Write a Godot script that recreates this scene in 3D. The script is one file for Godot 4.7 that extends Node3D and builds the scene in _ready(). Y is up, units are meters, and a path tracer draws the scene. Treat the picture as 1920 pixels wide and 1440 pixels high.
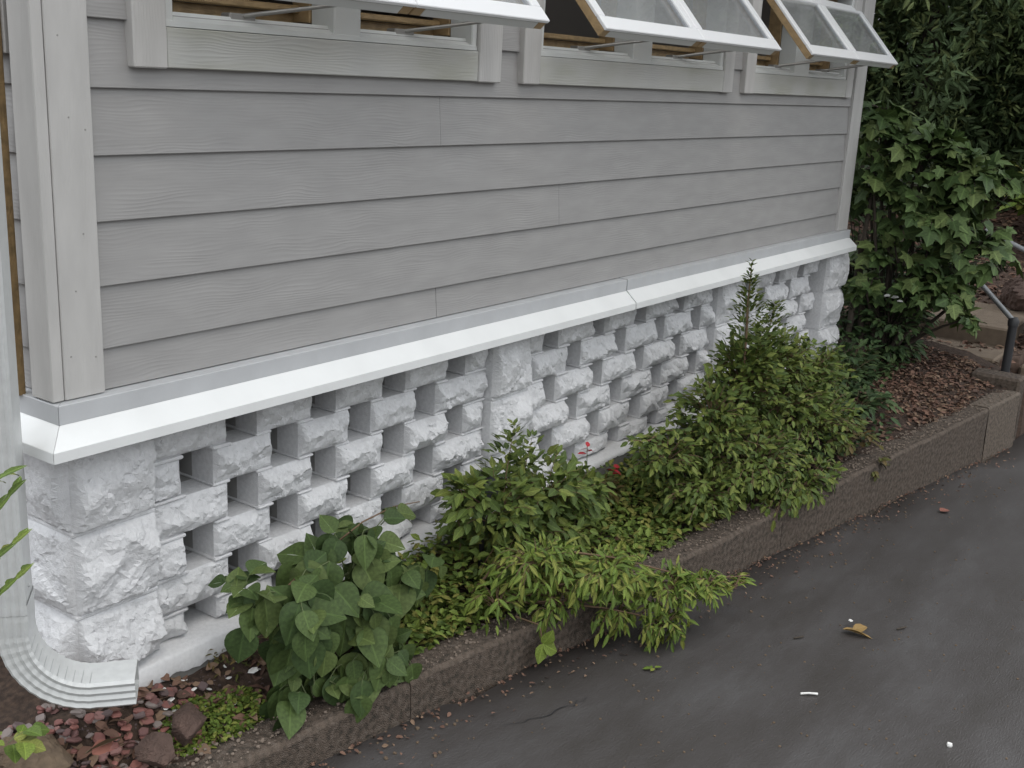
extends Node3D
# A grey clapboard porch on a pierced rock-face block wall, planting bed, curb and driveway. Metres, y up, x along the wall.

const EYE := Vector3(-1.4368, 0.0605, 2.1244)
const EXPO := 0.1401          # height of one siding course
const COURSE := 0.104         # height of one block course
var rng := RandomNumberGenerator.new()
var M := {}
var counts := {}
var tints := {}
var fl := FastNoiseLite.new()
var fl2 := FastNoiseLite.new()

# ---------------------------------------------------------------- small helpers
func numbered(parent: Node, called: String) -> String:
	var key := str(parent.get_instance_id()) + called
	var k: int = counts.get(key, 0)
	counts[key] = k + 1
	return called if k == 0 else "%s_%03d" % [called, k]

func put(called: String, mesh: Mesh, mat: Material, parent: Node = self, at := Transform3D()) -> MeshInstance3D:
	var o := MeshInstance3D.new()
	o.mesh = mesh
	if mat: o.material_override = mat
	o.transform = at
	o.name = numbered(parent, called)
	parent.add_child(o, true)
	return o

func node(called: String, parent: Node = self, at := Vector3.ZERO) -> Node3D:
	var o := Node3D.new()
	o.name = numbered(parent, called)
	o.position = at
	parent.add_child(o, true)
	return o

func tag(o: Node, label: String, category: String, group := "") -> Node:
	o.set_meta("label", label)
	o.set_meta("category", category)
	if group: o.set_meta("group", group)
	return o

func thing(called: String, label: String, category: String, at := Vector3.ZERO, group := "") -> Node3D:
	var o := node(called, self, at)
	tag(o, label, category, group)
	return o

func stuff(o: Node) -> Node:
	o.set_meta("kind", "stuff")
	return o

func structure(o: Node) -> Node:
	o.set_meta("kind", "structure")
	return o

func T(x: float, y: float, z: float) -> Transform3D:
	return Transform3D(Basis(), Vector3(x, y, z))

func start() -> SurfaceTool:
	var st := SurfaceTool.new()
	st.begin(Mesh.PRIMITIVE_TRIANGLES)
	st.set_smooth_group(-1)
	return st

func done(st: SurfaceTool) -> ArrayMesh:
	st.generate_normals()
	return st.commit()

func tri(st: SurfaceTool, a: Vector3, b: Vector3, c: Vector3, out: Vector3) -> void:
	# emits the triangle so that its front looks along «out»
	if (b - a).cross(c - a).dot(out) > 0.0:
		st.add_vertex(a); st.add_vertex(c); st.add_vertex(b)
	else:
		st.add_vertex(a); st.add_vertex(b); st.add_vertex(c)

func poly(st: SurfaceTool, p: Array, out: Vector3) -> void:
	for i in range(1, p.size() - 1):
		tri(st, p[0], p[i], p[i + 1], out)

func add_box(st: SurfaceTool, lo: Vector3, hi: Vector3, ch := 0.002) -> void:
	var c := (lo + hi) / 2.0
	var h := (hi - lo) / 2.0
	ch = minf(ch, minf(h.x, minf(h.y, h.z)) * 0.8)
	var v := func(i: int, j: int, k: int, face: int) -> Vector3:
		var q := Vector3(h.x, h.y, h.z) - Vector3.ONE * ch
		q[face] += ch
		return c + Vector3(q.x * i, q.y * j, q.z * k)
	for face in 3:
		var a := (face + 1) % 3
		var b := (face + 2) % 3
		for s in [-1, 1]:
			var p := []
			for ab in [[-1, -1], [1, -1], [1, 1], [-1, 1]]:
				var g := [0, 0, 0]
				g[face] = s; g[a] = ab[0]; g[b] = ab[1]
				p.append(v.call(g[0], g[1], g[2], face))
			var out := Vector3.ZERO
			out[face] = s
			poly(st, p, out)
	for ax in 3:
		var a := (ax + 1) % 3
		var b := (ax + 2) % 3
		for ab in [[-1, -1], [1, -1], [1, 1], [-1, 1]]:
			var g := [0, 0, 0]
			var g2 := [0, 0, 0]
			g[ax] = -1; g2[ax] = 1
			g[a] = ab[0]; g2[a] = ab[0]; g[b] = ab[1]; g2[b] = ab[1]
			var out := Vector3.ZERO
			out[a] = ab[0]; out[b] = ab[1]
			poly(st, [v.call(g[0], g[1], g[2], a), v.call(g2[0], g2[1], g2[2], a), v.call(g2[0], g2[1], g2[2], b), v.call(g[0], g[1], g[2], b)], out)
	for i in [-1, 1]:
		for j in [-1, 1]:
			for k in [-1, 1]:
				tri(st, v.call(i, j, k, 0), v.call(i, j, k, 1), v.call(i, j, k, 2), Vector3(i, j, k))

func box_mesh(lo: Vector3, hi: Vector3, ch := 0.002) -> ArrayMesh:
	var st := start()
	add_box(st, lo, hi, ch)
	return done(st)

func box(called: String, lo: Vector3, hi: Vector3, mat: Material, parent: Node, ch := 0.002) -> MeshInstance3D:
	var c := (lo + hi) / 2.0
	return put(called, box_mesh(lo - c, hi - c, ch), mat, parent, Transform3D(Basis(), c))

func add_tube(st: SurfaceTool, pts: Array, radii: Array, sides := 6) -> void:
	st.set_smooth_group(0)
	var rings := []
	var side := Vector3.ZERO
	for i in pts.size():
		var d: Vector3 = (pts[mini(i + 1, pts.size() - 1)] - pts[maxi(i - 1, 0)])
		d = d.normalized()
		if side == Vector3.ZERO:
			side = d.cross(Vector3.UP if absf(d.y) < 0.9 else Vector3.RIGHT).normalized()
		side = (side - d * side.dot(d)).normalized()
		var up := d.cross(side)
		var r := []
		for k in sides:
			var t := TAU * k / sides
			r.append(pts[i] + (side * cos(t) + up * sin(t)) * radii[i])
		rings.append(r)
	for i in pts.size() - 1:
		for k in sides:
			var a: Vector3 = rings[i][k]; var b: Vector3 = rings[i][(k + 1) % sides]
			var c: Vector3 = rings[i + 1][(k + 1) % sides]; var d: Vector3 = rings[i + 1][k]
			var out: Vector3 = (a + b + c + d) / 4.0 - (pts[i] + pts[i + 1]) / 2.0
			poly(st, [a, b, c, d], out)
	st.set_smooth_group(-1)
	poly(st, rings[0], pts[0] - pts[1])
	poly(st, rings[-1], pts[-1] - pts[-2])

func tube(called: String, pts: Array, radii: Array, mat: Material, parent: Node, sides := 6) -> MeshInstance3D:
	var st := start()
	add_tube(st, pts, radii, sides)
	return put(called, done(st), mat, parent)

func extrude(profile: Array, xa: Callable, xb: Callable) -> ArrayMesh:
	# profile points are Vector2(z, y), listed round a convex or nearly convex outline; ends may be mitred by z
	var st := start()
	var n := profile.size()
	var mid := Vector2.ZERO
	for p in profile: mid += p / n
	var A := []; var B := []
	for p in profile:
		A.append(Vector3(xa.call(p.x), p.y, p.x)); B.append(Vector3(xb.call(p.x), p.y, p.x))
	var area := 0.0
	for i in n:
		var p: Vector2 = profile[i]; var q: Vector2 = profile[(i + 1) % n]
		area += p.x * q.y - q.x * p.y
	for i in n:
		var j := (i + 1) % n
		var e: Vector2 = profile[j] - profile[i]
		var o := Vector2(e.y, -e.x) * signf(area)
		poly(st, [A[i], B[i], B[j], A[j]], Vector3(0, o.y, o.x))
	var flat := PackedVector2Array(profile)
	var idx := Geometry2D.triangulate_polygon(flat)
	for k in range(0, idx.size(), 3):
		tri(st, A[idx[k]], A[idx[k + 1]], A[idx[k + 2]], Vector3(-1, 0, 0))
		tri(st, B[idx[k]], B[idx[k + 1]], B[idx[k + 2]], Vector3(1, 0, 0))
	return done(st)

func rnd(a: float, b: float) -> float:
	return rng.randf_range(a, b)

func rdir() -> Vector3:
	while true:
		var v := Vector3(rnd(-1, 1), rnd(-1, 1), rnd(-1, 1))
		if v.length_squared() < 1.0 and v.length_squared() > 0.01: return v.normalized()
	return Vector3.UP

# ---------------------------------------------------------------- textures and materials
func noise_image(w: int, h: int, f: Callable) -> Image:
	var data := PackedByteArray()
	data.resize(w * h)
	for y in h:
		for x in w:
			data[y * w + x] = int(clampf(f.call(x, y), 0.0, 1.0) * 255.0)
	return Image.create_from_data(w, h, false, Image.FORMAT_L8, data)

func noise(seed_: int, freq: float, octaves := 3, kind := FastNoiseLite.TYPE_SIMPLEX_SMOOTH) -> FastNoiseLite:
	var n := FastNoiseLite.new()
	n.seed = seed_; n.frequency = freq; n.fractal_octaves = octaves; n.noise_type = kind
	return n

func ramp_tex(seed_: int, freq: float, octaves: int, lo: Color, hi: Color, size := 512, mid = null) -> NoiseTexture2D:
	var t := NoiseTexture2D.new()
	t.width = size; t.height = size; t.seamless = true
	t.noise = noise(seed_, freq, octaves)
	var g := Gradient.new()
	g.set_color(0, lo); g.set_color(1, hi)
	if mid != null: g.add_point(0.5, mid)
	t.color_ramp = g
	return t

func grey(v: float) -> Color:
	return Color(v, v, v)

func mat(lin: Color, rough := 0.7) -> StandardMaterial3D:
	var m := StandardMaterial3D.new()
	m.albedo_color = lin.linear_to_srgb()
	m.roughness = rough
	return m

func tri_mat(lin: Color, rough: float, albedo: Texture2D, relief: Texture2D, depth: float, scale: float, world := true) -> StandardMaterial3D:
	var m := mat(lin, rough)
	m.uv1_triplanar = true
	m.uv1_world_triplanar = world
	m.uv1_scale = Vector3.ONE * scale
	if albedo: m.albedo_texture = albedo
	if relief:
		m.heightmap_enabled = true
		m.heightmap_texture = relief
		m.heightmap_scale = depth
	return m

func make_materials() -> void:
	# cedar grain pressed into the fibre-cement boards: 2.4 m by 0.6 m, lines run along u
	var n1 := noise(3, 0.0035, 2)
	var n2 := noise(4, 0.02, 2)
	var grain := noise_image(1024, 512, func(x, y):
		var xx: float = x * 2.0
		var warp: float = n1.get_noise_2d(xx, y * 3.0) * 9.0 + n2.get_noise_2d(xx * 0.35, y * 2.0) * 2.5
		var v: float = y + warp
		var l: float = 0.5 + 0.5 * sin(v * 0.9 + n1.get_noise_2d(xx * 0.6 + 900.0, y * 4.0) * 6.0)
		var fade: float = 0.5 + 0.9 * n1.get_noise_2d(xx * 0.9 + 70.0, y * 2.6 + 300.0)
		return 0.5 + (pow(l, 2.2) - 0.35) * clampf(fade, 0.05, 1.0) + n2.get_noise_2d(xx * 0.25, y * 9.0) * 0.22)
	var gt := ImageTexture.create_from_image(grain)
	var turned := Image.create_from_data(1024, 512, false, Image.FORMAT_L8, grain.get_data())
	turned.rotate_90(CLOCKWISE)
	var gv := ImageTexture.create_from_image(turned)
	var fine := ramp_tex(11, 0.12, 4, Color.BLACK, Color.WHITE)
	var speck := ramp_tex(12, 0.35, 3, Color.BLACK, Color.WHITE)
	var mottle := ramp_tex(13, 0.012, 5, grey(0.86), grey(1.0))
	var dirt := ramp_tex(14, 0.007, 4, Color(0.90, 0.90, 0.85), Color(1, 1, 1), 512, Color(0.98, 0.98, 0.97))
	M.siding = tri_mat(Color(0.352, 0.344, 0.335), 0.62, mottle, gt, 0.04, 1.0)
	M.siding.uv1_scale = Vector3(1 / 2.4, 1 / 0.6, 1 / 2.4)
	M.siding.albedo_texture = ramp_tex(15, 0.02, 4, grey(0.93), grey(1.0))
	M.trim = tri_mat(Color(0.485, 0.483, 0.462), 0.6, dirt, gt, 0.06, 1.0)
	M.trim.uv1_scale = Vector3(1 / 2.4, 1 / 0.6, 1 / 2.4)
	M.trim_up = tri_mat(Color(0.52, 0.508, 0.488), 0.6, ramp_tex(16, 0.02, 5, grey(0.94), grey(1.0)), gv, 0.05, 1.0)
	M.trim_up.uv1_scale = Vector3(1 / 0.6, 1 / 2.4, 1 / 0.6)
	M.cap = tri_mat(Color(0.80, 0.81, 0.80), 0.42, ramp_tex(17, 0.01, 4, grey(0.955), grey(1.0)), fine, 0.012, 1.0)
	M.flange = tri_mat(Color(0.52, 0.53, 0.54), 0.5, ramp_tex(17, 0.01, 4, grey(0.93), grey(1.0)), fine, 0.012, 1.0)
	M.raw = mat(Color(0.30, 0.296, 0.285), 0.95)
	M.block = tri_mat(Color(0.72, 0.72, 0.728), 0.62, ramp_tex(18, 0.03, 5, grey(0.90), grey(1.0)), fine, 0.16, 4.0)
	M.ledge = tri_mat(Color(0.80, 0.80, 0.805), 0.55, ramp_tex(19, 0.03, 5, grey(0.92), grey(1.0)), fine, 0.08, 4.0)
	M.footing = tri_mat(Color(0.27, 0.265, 0.25), 0.9, mottle, speck, 0.15, 3.0)
	M.spout = tri_mat(Color(0.56, 0.57, 0.56), 0.4, ramp_tex(20, 0.02, 4, grey(0.93), grey(1.0)), null, 0, 3.0)
	M.crimp = mat(Color(0.40, 0.41, 0.41), 0.5)
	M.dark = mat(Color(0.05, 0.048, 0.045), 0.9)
	M.room = mat(Color(0.34, 0.31, 0.28), 0.85)
	M.sash = mat(Color(0.84, 0.845, 0.85), 0.35)
	M.spacer = mat(Color(0.36, 0.38, 0.42), 0.45)
	M.wood = tri_mat(Color(0.46, 0.315, 0.16), 0.5, ramp_tex(22, 0.03, 4, grey(0.8), grey(1.0)), gt, 0.05, 1.5)
	M.old_wood = tri_mat(Color(0.36, 0.24, 0.11), 0.8, ramp_tex(23, 0.04, 4, grey(0.7), grey(1.0)), gv, 0.1, 1.5)
	M.metal = mat(Color(0.36, 0.35, 0.33), 0.4); M.metal.metallic = 0.6
	M.frame = mat(Color(0.60, 0.61, 0.59), 0.5)
	M.glass = mat(Color(0.9, 0.93, 0.93), 0.02)
	M.glass.transparency = BaseMaterial3D.TRANSPARENCY_ALPHA
	M.glass.albedo_color.a = 0.12
	M.glass.metallic_specular = 0.75
	M.glass.clearcoat_enabled = true
	M.glass.clearcoat = 1.0
	M.glass.clearcoat_roughness = 0.02
	M.curb_tan = tri_mat(Color(0.180, 0.147, 0.120), 0.9, ramp_tex(44, 0.04, 6, Color(0.5, 0.5, 0.48), Color(1, 1, 1), 512, Color(0.82, 0.8, 0.77)), speck, 0.3, 2.0)
	M.grit = mat(Color(0.20, 0.158, 0.125), 0.9)
	M.curb = tri_mat(Color(0.158, 0.131, 0.110), 0.92, ramp_tex(25, 0.045, 6, Color(0.40, 0.42, 0.40), Color(1, 1, 1), 512, Color(0.80, 0.76, 0.72)), ramp_tex(42, 0.25, 4, Color.BLACK, Color.WHITE), 0.7, 1.7)
	M.asphalt = tri_mat(Color(0.080, 0.076, 0.075), 0.52, ramp_tex(26, 0.006, 7, Color(0.74, 0.71, 0.68), Color(1, 1, 1), 1024, Color(0.86, 0.84, 0.83)), speck, 0.25, 0.55)
	M.asphalt.albedo_texture.noise.fractal_gain = 0.70
	M.asphalt.uv1_scale = Vector3(0.16, 0.5, 0.52)
	M.asphalt.heightmap_texture = ramp_tex(41, 0.5, 2, Color.BLACK, Color.WHITE, 1024)
	M.asphalt.heightmap_scale = 0.25
	M.soil = tri_mat(Color(0.105, 0.066, 0.045), 0.95, ramp_tex(27, 0.03, 6, Color(0.4, 0.38, 0.36), Color(1, 1, 1)), speck, 0.6, 2.6)
	M.litter_ground = tri_mat(Color(0.14, 0.09, 0.065), 0.95, ramp_tex(28, 0.035, 6, Color(0.45, 0.42, 0.4), Color(1, 1, 1)), speck, 0.6, 1.3)
	M.tan_stone = tri_mat(Color(0.20, 0.152, 0.108), 0.9, mottle, speck, 0.3, 2.0)
	M.rock_tan = tri_mat(Color(0.19, 0.135, 0.088), 0.9, ramp_tex(29, 0.02, 5, grey(0.7), grey(1.0)), speck, 0.3, 3.0)
	M.rock_brown = tri_mat(Color(0.135, 0.085, 0.067), 0.9, ramp_tex(30, 0.02, 5, grey(0.7), grey(1.0)), speck, 0.3, 3.0)
	M.stones = [mat(Color(0.20, 0.085, 0.072), 0.8), mat(Color(0.145, 0.072, 0.065), 0.8), mat(Color(0.23, 0.12, 0.105), 0.8), mat(Color(0.12, 0.085, 0.082), 0.8), mat(Color(0.20, 0.165, 0.15), 0.8), mat(Color(0.255, 0.105, 0.085), 0.8)]
	M.flake = mat(Color(0.74, 0.73, 0.70), 0.7)
	M.rail_pipe = mat(Color(0.24, 0.245, 0.25), 0.45); M.rail_pipe.metallic = 0.3
	M.rail_post = mat(Color(0.028, 0.028, 0.03), 0.5)
	M.black = mat(Color(0.02, 0.02, 0.023), 0.45)
	M.bark = mat(Color(0.055, 0.043, 0.032), 0.9)
	M.twig = mat(Color(0.15, 0.095, 0.055), 0.85)
	M.green_stem = mat(Color(0.10, 0.125, 0.05), 0.7)
	M.red = mat(Color(0.42, 0.025, 0.035), 0.6)
	M.yellow = mat(Color(0.50, 0.33, 0.035), 0.6)
	M.dry = mat(Color(0.17, 0.10, 0.06), 0.9)
	# leaf veins: a pale midrib and side veins over a slightly uneven blade
	var vn := noise(31, 0.06, 3)
	var veins := noise_image(128, 128, func(x, y):
		var u: float = absf(x / 127.0 - 0.5) * 2.0
		var v: float = y / 127.0
		var side: float = absf(fposmod(v * 6.5 - u * 2.4, 1.0) - 0.5)
		var base: float = 0.80 + vn.get_noise_2d(x, y) * 0.12
		if u < 0.04: base = 0.96
		elif side > 0.45: base += 0.05
		elif side < 0.1: base -= 0.03
		return base)
	M.vein = ImageTexture.create_from_image(veins)

func leaf_tints(key: String, cols: Array, rough := 0.62) -> void:
	var a := []
	for c in cols:
		var m := mat(c, rough)
		m.albedo_texture = M.vein
		m.cull_mode = BaseMaterial3D.CULL_DISABLED
		m.metallic_specular = 0.35
		m.backlight_enabled = true
		m.backlight = Color(c.r * 0.55, c.g * 0.6, c.b * 0.35)
		a.append(m)
	tints[key] = a

# ---------------------------------------------------------------- leaves and plants
func leaf_mesh(kind: String, seed_: int) -> ArrayMesh:
	# base at the origin, tip at z = 1, upper side +y
	var r := RandomNumberGenerator.new()
	r.seed = seed_
	var st := SurfaceTool.new()
	st.begin(Mesh.PRIMITIVE_TRIANGLES)
	st.set_smooth_group(0)
	var fold := r.randf_range(0.06, 0.24)
	var droop := r.randf_range(0.05, 0.38)
	var twist := r.randf_range(-0.18, 0.18)
	if kind == "lobed":
		# five-lobed leaf, like a maple or a vine
		var angs := [-150, -118, -92, -62, -45, -22, 0, 22, 45, 62, 92, 118, 150]
		var rads := [0.34, 0.50, 0.34, 0.66, 0.42, 0.56, 0.78, 0.56, 0.42, 0.66, 0.34, 0.50, 0.34]
		var c := Vector3(0, 0, 0.30)
		var bend := func(p: Vector3) -> Vector3:
			p.y += absf(p.x) * fold * 0.5 - droop * 0.6 * p.z * p.z - absf(p.x) * p.x * p.x * 0.6 + p.x * twist * 0.4
			return p
		var ring := []
		for i in angs.size():
			var rad: float = rads[i] * r.randf_range(0.9, 1.12)
			var t := deg_to_rad(angs[i])
			ring.append(c + Vector3(sin(t) * rad, 0, cos(t) * rad))
		ring.append(Vector3(0, 0, 0.06))
		for i in ring.size():
			var a: Vector3 = ring[i]; var b: Vector3 = ring[(i + 1) % ring.size()]
			for p in [c, a, b]:
				st.set_uv(Vector2(0.5 + p.x * 0.6, p.z * 0.9))
				st.add_vertex(bend.call(p))
		st.generate_normals()
		return st.commit()
	var prof: Array = {
		"ovate": [[0.0, 0.03], [0.06, 0.15], [0.16, 0.28], [0.30, 0.37], [0.45, 0.385], [0.60, 0.335], [0.75, 0.23], [0.88, 0.11], [1.0, 0.0]],
		"heart": [[0.0, 0.05], [0.05, 0.20], [0.12, 0.31], [0.22, 0.385], [0.35, 0.41], [0.48, 0.39], [0.60, 0.335], [0.72, 0.25], [0.82, 0.165], [0.90, 0.09], [0.96, 0.035], [1.0, 0.0]],
		"pointed": [[0.0, 0.02], [0.12, 0.13], [0.30, 0.22], [0.5, 0.22], [0.7, 0.15], [0.86, 0.07], [1.0, 0.0]],
		"lance": [[0.0, 0.02], [0.25, 0.13], [0.5, 0.15], [0.78, 0.08], [1.0, 0.0]],
		"small": [[0.0, 0.04], [0.3, 0.28], [0.65, 0.26], [1.0, 0.0]],
	}[kind]
	var teeth := 0.06 if kind in ["ovate", "pointed"] else 0.0
	var at := func(t: float, w: float, s: float) -> Vector3:
		var x := w * s
		return Vector3(x + sin(t * 3.0) * twist * 0.12, absf(x) * fold * 1.6 - droop * t * t * 0.7 + sin(t * 7.0 + s) * 0.010 + x * twist * t, t * (1.0 - droop * 0.12))
	for i in prof.size() - 1:
		var t0: float = prof[i][0]; var t1: float = prof[i + 1][0]
		var w0: float = prof[i][1] + (teeth * 0.5 if i % 2 else 0.0); var w1: float = prof[i + 1][1] + (teeth * 0.5 if (i + 1) % 2 and i + 2 < prof.size() else 0.0)
		for s in [-1.0, 1.0]:
			var q := [[t0, 0.0], [t1, 0.0], [t1, w1], [t0, w0]]
			var order := [0, 1, 2, 0, 2, 3] if s < 0 else [0, 2, 1, 0, 3, 2]
			for k in order:
				st.set_uv(Vector2(0.5 + q[k][1] * s, q[k][0]))
				st.add_vertex(at.call(q[k][0], q[k][1], s))
	st.generate_normals()
	return st.commit()

var leaf_bank := {}
func bank(kind: String, key: String) -> Array:
	var id := kind + key
	if not leaf_bank.has(id):
		var a := []
		for v in 4:
			for m in tints[key]:
				var mesh := leaf_mesh(kind, 100 + v * 7 + kind.length())
				mesh.surface_set_material(0, m)
				a.append(mesh)
		leaf_bank[id] = a
	return leaf_bank[id]

func leaf_at(p: Vector3, d: Vector3, up: Vector3, size: float) -> Transform3D:
	d = d.normalized()
	var x := up.cross(d)
	if x.length() < 0.05: x = Vector3.RIGHT.cross(d)
	x = x.normalized()
	var y := d.cross(x)
	return Transform3D(Basis(x * size, y * size, d * size), p)

# each blob: {c, r, n, size, droop, up}; leaves sit alternately along twigs that leave the middle of the blob
func plant(root: Node3D, kind: String, key: String, blobs: Array, base: Vector3, parts: int, stem_mat: Material, stem_r := 0.006, bare := false) -> void:
	var all := []
	var st := start()
	for b in blobs:
		var c: Vector3 = b.c
		var r: Vector3 = b.r
		var foot: Vector3 = b.get("base", base)
		if not b.get("nostem", false):
			var bend := Vector3(rnd(-0.05, 0.05), 0.0, rnd(-0.05, 0.05))
			var pts := []; var rad := []
			for i in 6:
				var t := i / 5.0
				pts.append(foot.lerp(c, t) + bend * sin(t * PI) + Vector3(0, sin(t * PI) * 0.06 * foot.distance_to(c), 0))
				rad.append(lerpf(stem_r, stem_r * 0.45, t))
			add_tube(st, pts, rad, 5)
		for i in int(b.n * b.get("fill", 0.0)):
			var q := rdir()
			var p: Vector3 = c + q * r * pow(rng.randf(), 0.4)
			all.append(leaf_at(p, q + rdir() * 0.9 + Vector3(0, -0.1, 0), (Vector3(-0.2, 1.0, 0.4) + rdir() * 0.8).normalized(), b.size * rnd(0.5, 1.15)))
		var n: int = b.n
		var per: int = b.get("per", 7)
		if b.has("top"):
			# an upright shoot: leaves all round it, shorter towards the tip
			for i in n:
				var t := rng.randf()
				var ax := c.lerp(b.top, t)
				var rad := rdir()
				rad.y = 0.0
				rad = rad.normalized()
				var off: float = r.x * (1.0 - 0.85 * t) * sqrt(rng.randf())
				all.append(leaf_at(ax + rad * off + Vector3(0, off * 0.3, 0), rad * rnd(0.5, 1.0) + Vector3(0, rnd(0.1, 0.9), 0), (Vector3(0, 1, 0) - rad * 0.3 + rdir() * 0.35).normalized(), b.size * rnd(0.7, 1.1) * (1.0 - 0.4 * t)))
			add_tube(st, [c, c.lerp(b.top, 0.5), b.top], [stem_r * 0.45, stem_r * 0.3, stem_r * 0.1], 4)
			n = 0
		while n > 0:
			var dir := rdir()
			dir.y = absf(dir.y) * 0.9 - 0.25 if not b.get("hang", false) else dir.y * 0.8 - 0.2
			dir = (dir + b.get("lean", Vector3.ZERO)).normalized()
			var tip := c + Vector3(dir.x * r.x, dir.y * r.y, dir.z * r.z) * rnd(0.72, 1.08)
			var root_p: Vector3 = c + Vector3(dir.x * r.x, dir.y * r.y, dir.z * r.z) * rnd(0.0, 0.3) + Vector3(0, -r.y * 0.25, 0)
			var sag: float = b.get("droop", 0.3) * root_p.distance_to(tip) * 0.5
			var prev := root_p
			var m := mini(per, n)
			n -= m
			var tw := []; var tr := []
			for i in m + 1:
				var t := (i + 0.5) / (m + 0.5)
				var p := root_p.lerp(tip, t) + Vector3(0, sin(t * PI * 0.6) * sag - t * t * sag, 0)
				tw.append(p); tr.append(lerpf(stem_r * 0.4, stem_r * 0.15, t))
				if i == 0:
					prev = p; continue
				var along := (p - prev).normalized()
				prev = p
				var side := along.cross(Vector3.UP).normalized() * (1.0 if i % 2 else -1.0)
				var d: Vector3 = along * rnd(0.5, 0.9) + side * rnd(0.35, 0.95) + Vector3(0, -rnd(0.0, 1.0) * b.get("droop", 0.3), 0) + rdir() * 0.3
				if i == m: d = along + Vector3(0, -b.get("droop", 0.3) * 0.6, 0)
				var up: Vector3 = (b.get("up", Vector3(-0.1, 1, 0.3)) + rdir() * b.get("wild", 0.45)).normalized()
				all.append(leaf_at(p, d, up, b.size * rnd(0.5, 1.2)))
			if tw.size() > 1: add_tube(st, tw, tr, 4)
	stuff(put("stem", done(st), stem_mat, root))
	scatter(root, kind, key, all, parts)

func scatter(root: Node3D, kind: String, key: String, all: Array, parts: int) -> void:
	var set_ := bank(kind, key)
	all.sort_custom(func(a, b): return a.origin.distance_squared_to(EYE) / a.basis.y.length_squared() < b.origin.distance_squared_to(EYE) / b.basis.y.length_squared())
	for i in mini(parts, all.size()):
		put("leaf", set_[rng.randi() % set_.size()], null, root, all[i])
	if all.size() > parts:
		var split := {}
		for i in range(parts, all.size()):
			var k := rng.randi() % set_.size()
			if not split.has(k): split[k] = []
			split[k].append(all[i])
		var st := {}
		for k in split:
			var mt: Material = set_[k].surface_get_material(0)
			if not st.has(mt):
				var s := SurfaceTool.new()
				s.begin(Mesh.PRIMITIVE_TRIANGLES)
				st[mt] = s
			for x in split[k]: st[mt].append_from(set_[k], 0, x)
		var joined: ArrayMesh = null
		for mt in st:
			st[mt].set_material(mt)
			joined = st[mt].commit(joined) if joined else st[mt].commit()
		stuff(put("foliage", joined, null, root))

# ---------------------------------------------------------------- the setting
func drive_y(x: float) -> float:
	return -1.589 - 0.05 * clampf(x, -8.0, 14.0)

func curb_z(x: float) -> float:
	return 0.327 + 0.1116 * x

func curb_top(x: float) -> float:
	return lerpf(-1.502, -1.535, smoothstep(0.6, 1.6, x))

func bed_y(x: float, z: float) -> float:
	var inner := curb_z(x) - 0.12
	var at_wall := -1.43
	if x > 1.2: at_wall = lerpf(-1.43, -1.515, smoothstep(1.4, 3.0, x))
	if x < 0.3: at_wall = lerpf(-1.408, -1.452, smoothstep(0.0, 0.25, absf(x + 0.02) + maxf(0.0, z - 0.1)))
	var t := clampf(z / maxf(inner, 0.05), 0.0, 1.0)
	var y := lerpf(at_wall, curb_top(x) - 0.012, smoothstep(0.0, 1.0, t))
	y += fl.get_noise_2d(x * 100.0, z * 100.0) * 0.014 + fl2.get_noise_2d(x * 100.0, z * 100.0) * 0.006
	y += 0.05 * smoothstep(3.9, 4.7, x) * smoothstep(1.0, 0.55, t)
	if x > 4.8: y += (x - 4.8) * 0.06 * clampf(1.0 - (z - 0.3) * 1.2, 0.0, 1.5)
	return y

func grid(x0: float, x1: float, nx: int, z0: float, z1: float, nz: int, f: Callable) -> ArrayMesh:
	var st := SurfaceTool.new()
	st.begin(Mesh.PRIMITIVE_TRIANGLES)
	st.set_smooth_group(0)
	for j in nz + 1:
		for i in nx + 1:
			var x := lerpf(x0, x1, float(i) / nx); var z := lerpf(z0, z1, float(j) / nz)
			st.add_vertex(Vector3(x, f.call(x, z), z))
	for j in nz:
		for i in nx:
			var a := j * (nx + 1) + i
			for k in [a, a + 1, a + nx + 2, a, a + nx + 2, a + nx + 1]: st.add_index(k)
	st.generate_normals()
	return st.commit()

func setting() -> void:
	fl = noise(71, 0.02, 3)
	fl2 = noise(72, 0.12, 2)
	var g := grid(-60, 90, 60, -70, 60, 60, func(x, z): return drive_y(x) - 0.16)
	structure(put("ground", g, M.soil))
	var d := grid(-8, 26, 170, 0.0, 9.0, 60, func(x, z): return drive_y(x) + fl.get_noise_2d(x * 22.0, z * 22.0) * 0.006 - (0.4 if z < curb_z(x) - 0.1 else 0.0))
	structure(put("driveway", d, M.asphalt))
	var b := grid(-2.4, 5.75, 280, -2.5, 1.0, 150, func(x, z):
		if z > curb_z(x) - 0.07: return drive_y(x) - 0.1
		return bed_y(x, z))
	structure(put("planting_bed", b, M.soil))
	# the leaf-covered slope past the end of the house
	var h := grid(5.6, 14.0, 120, -7.0, 1.05, 80, func(x, z):
		if z > 0.72 + (x - 5.6) * 0.08: return drive_y(x) - 0.12
		return -1.50 + smoothstep(5.6, 11.0, x) * 0.75 + clampf(-z, 0.0, 6.0) * 0.06 + fl.get_noise_2d(x * 60.0, z * 60.0) * 0.035)
	structure(put("leaf_littered_slope", h, M.litter_ground))

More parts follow.
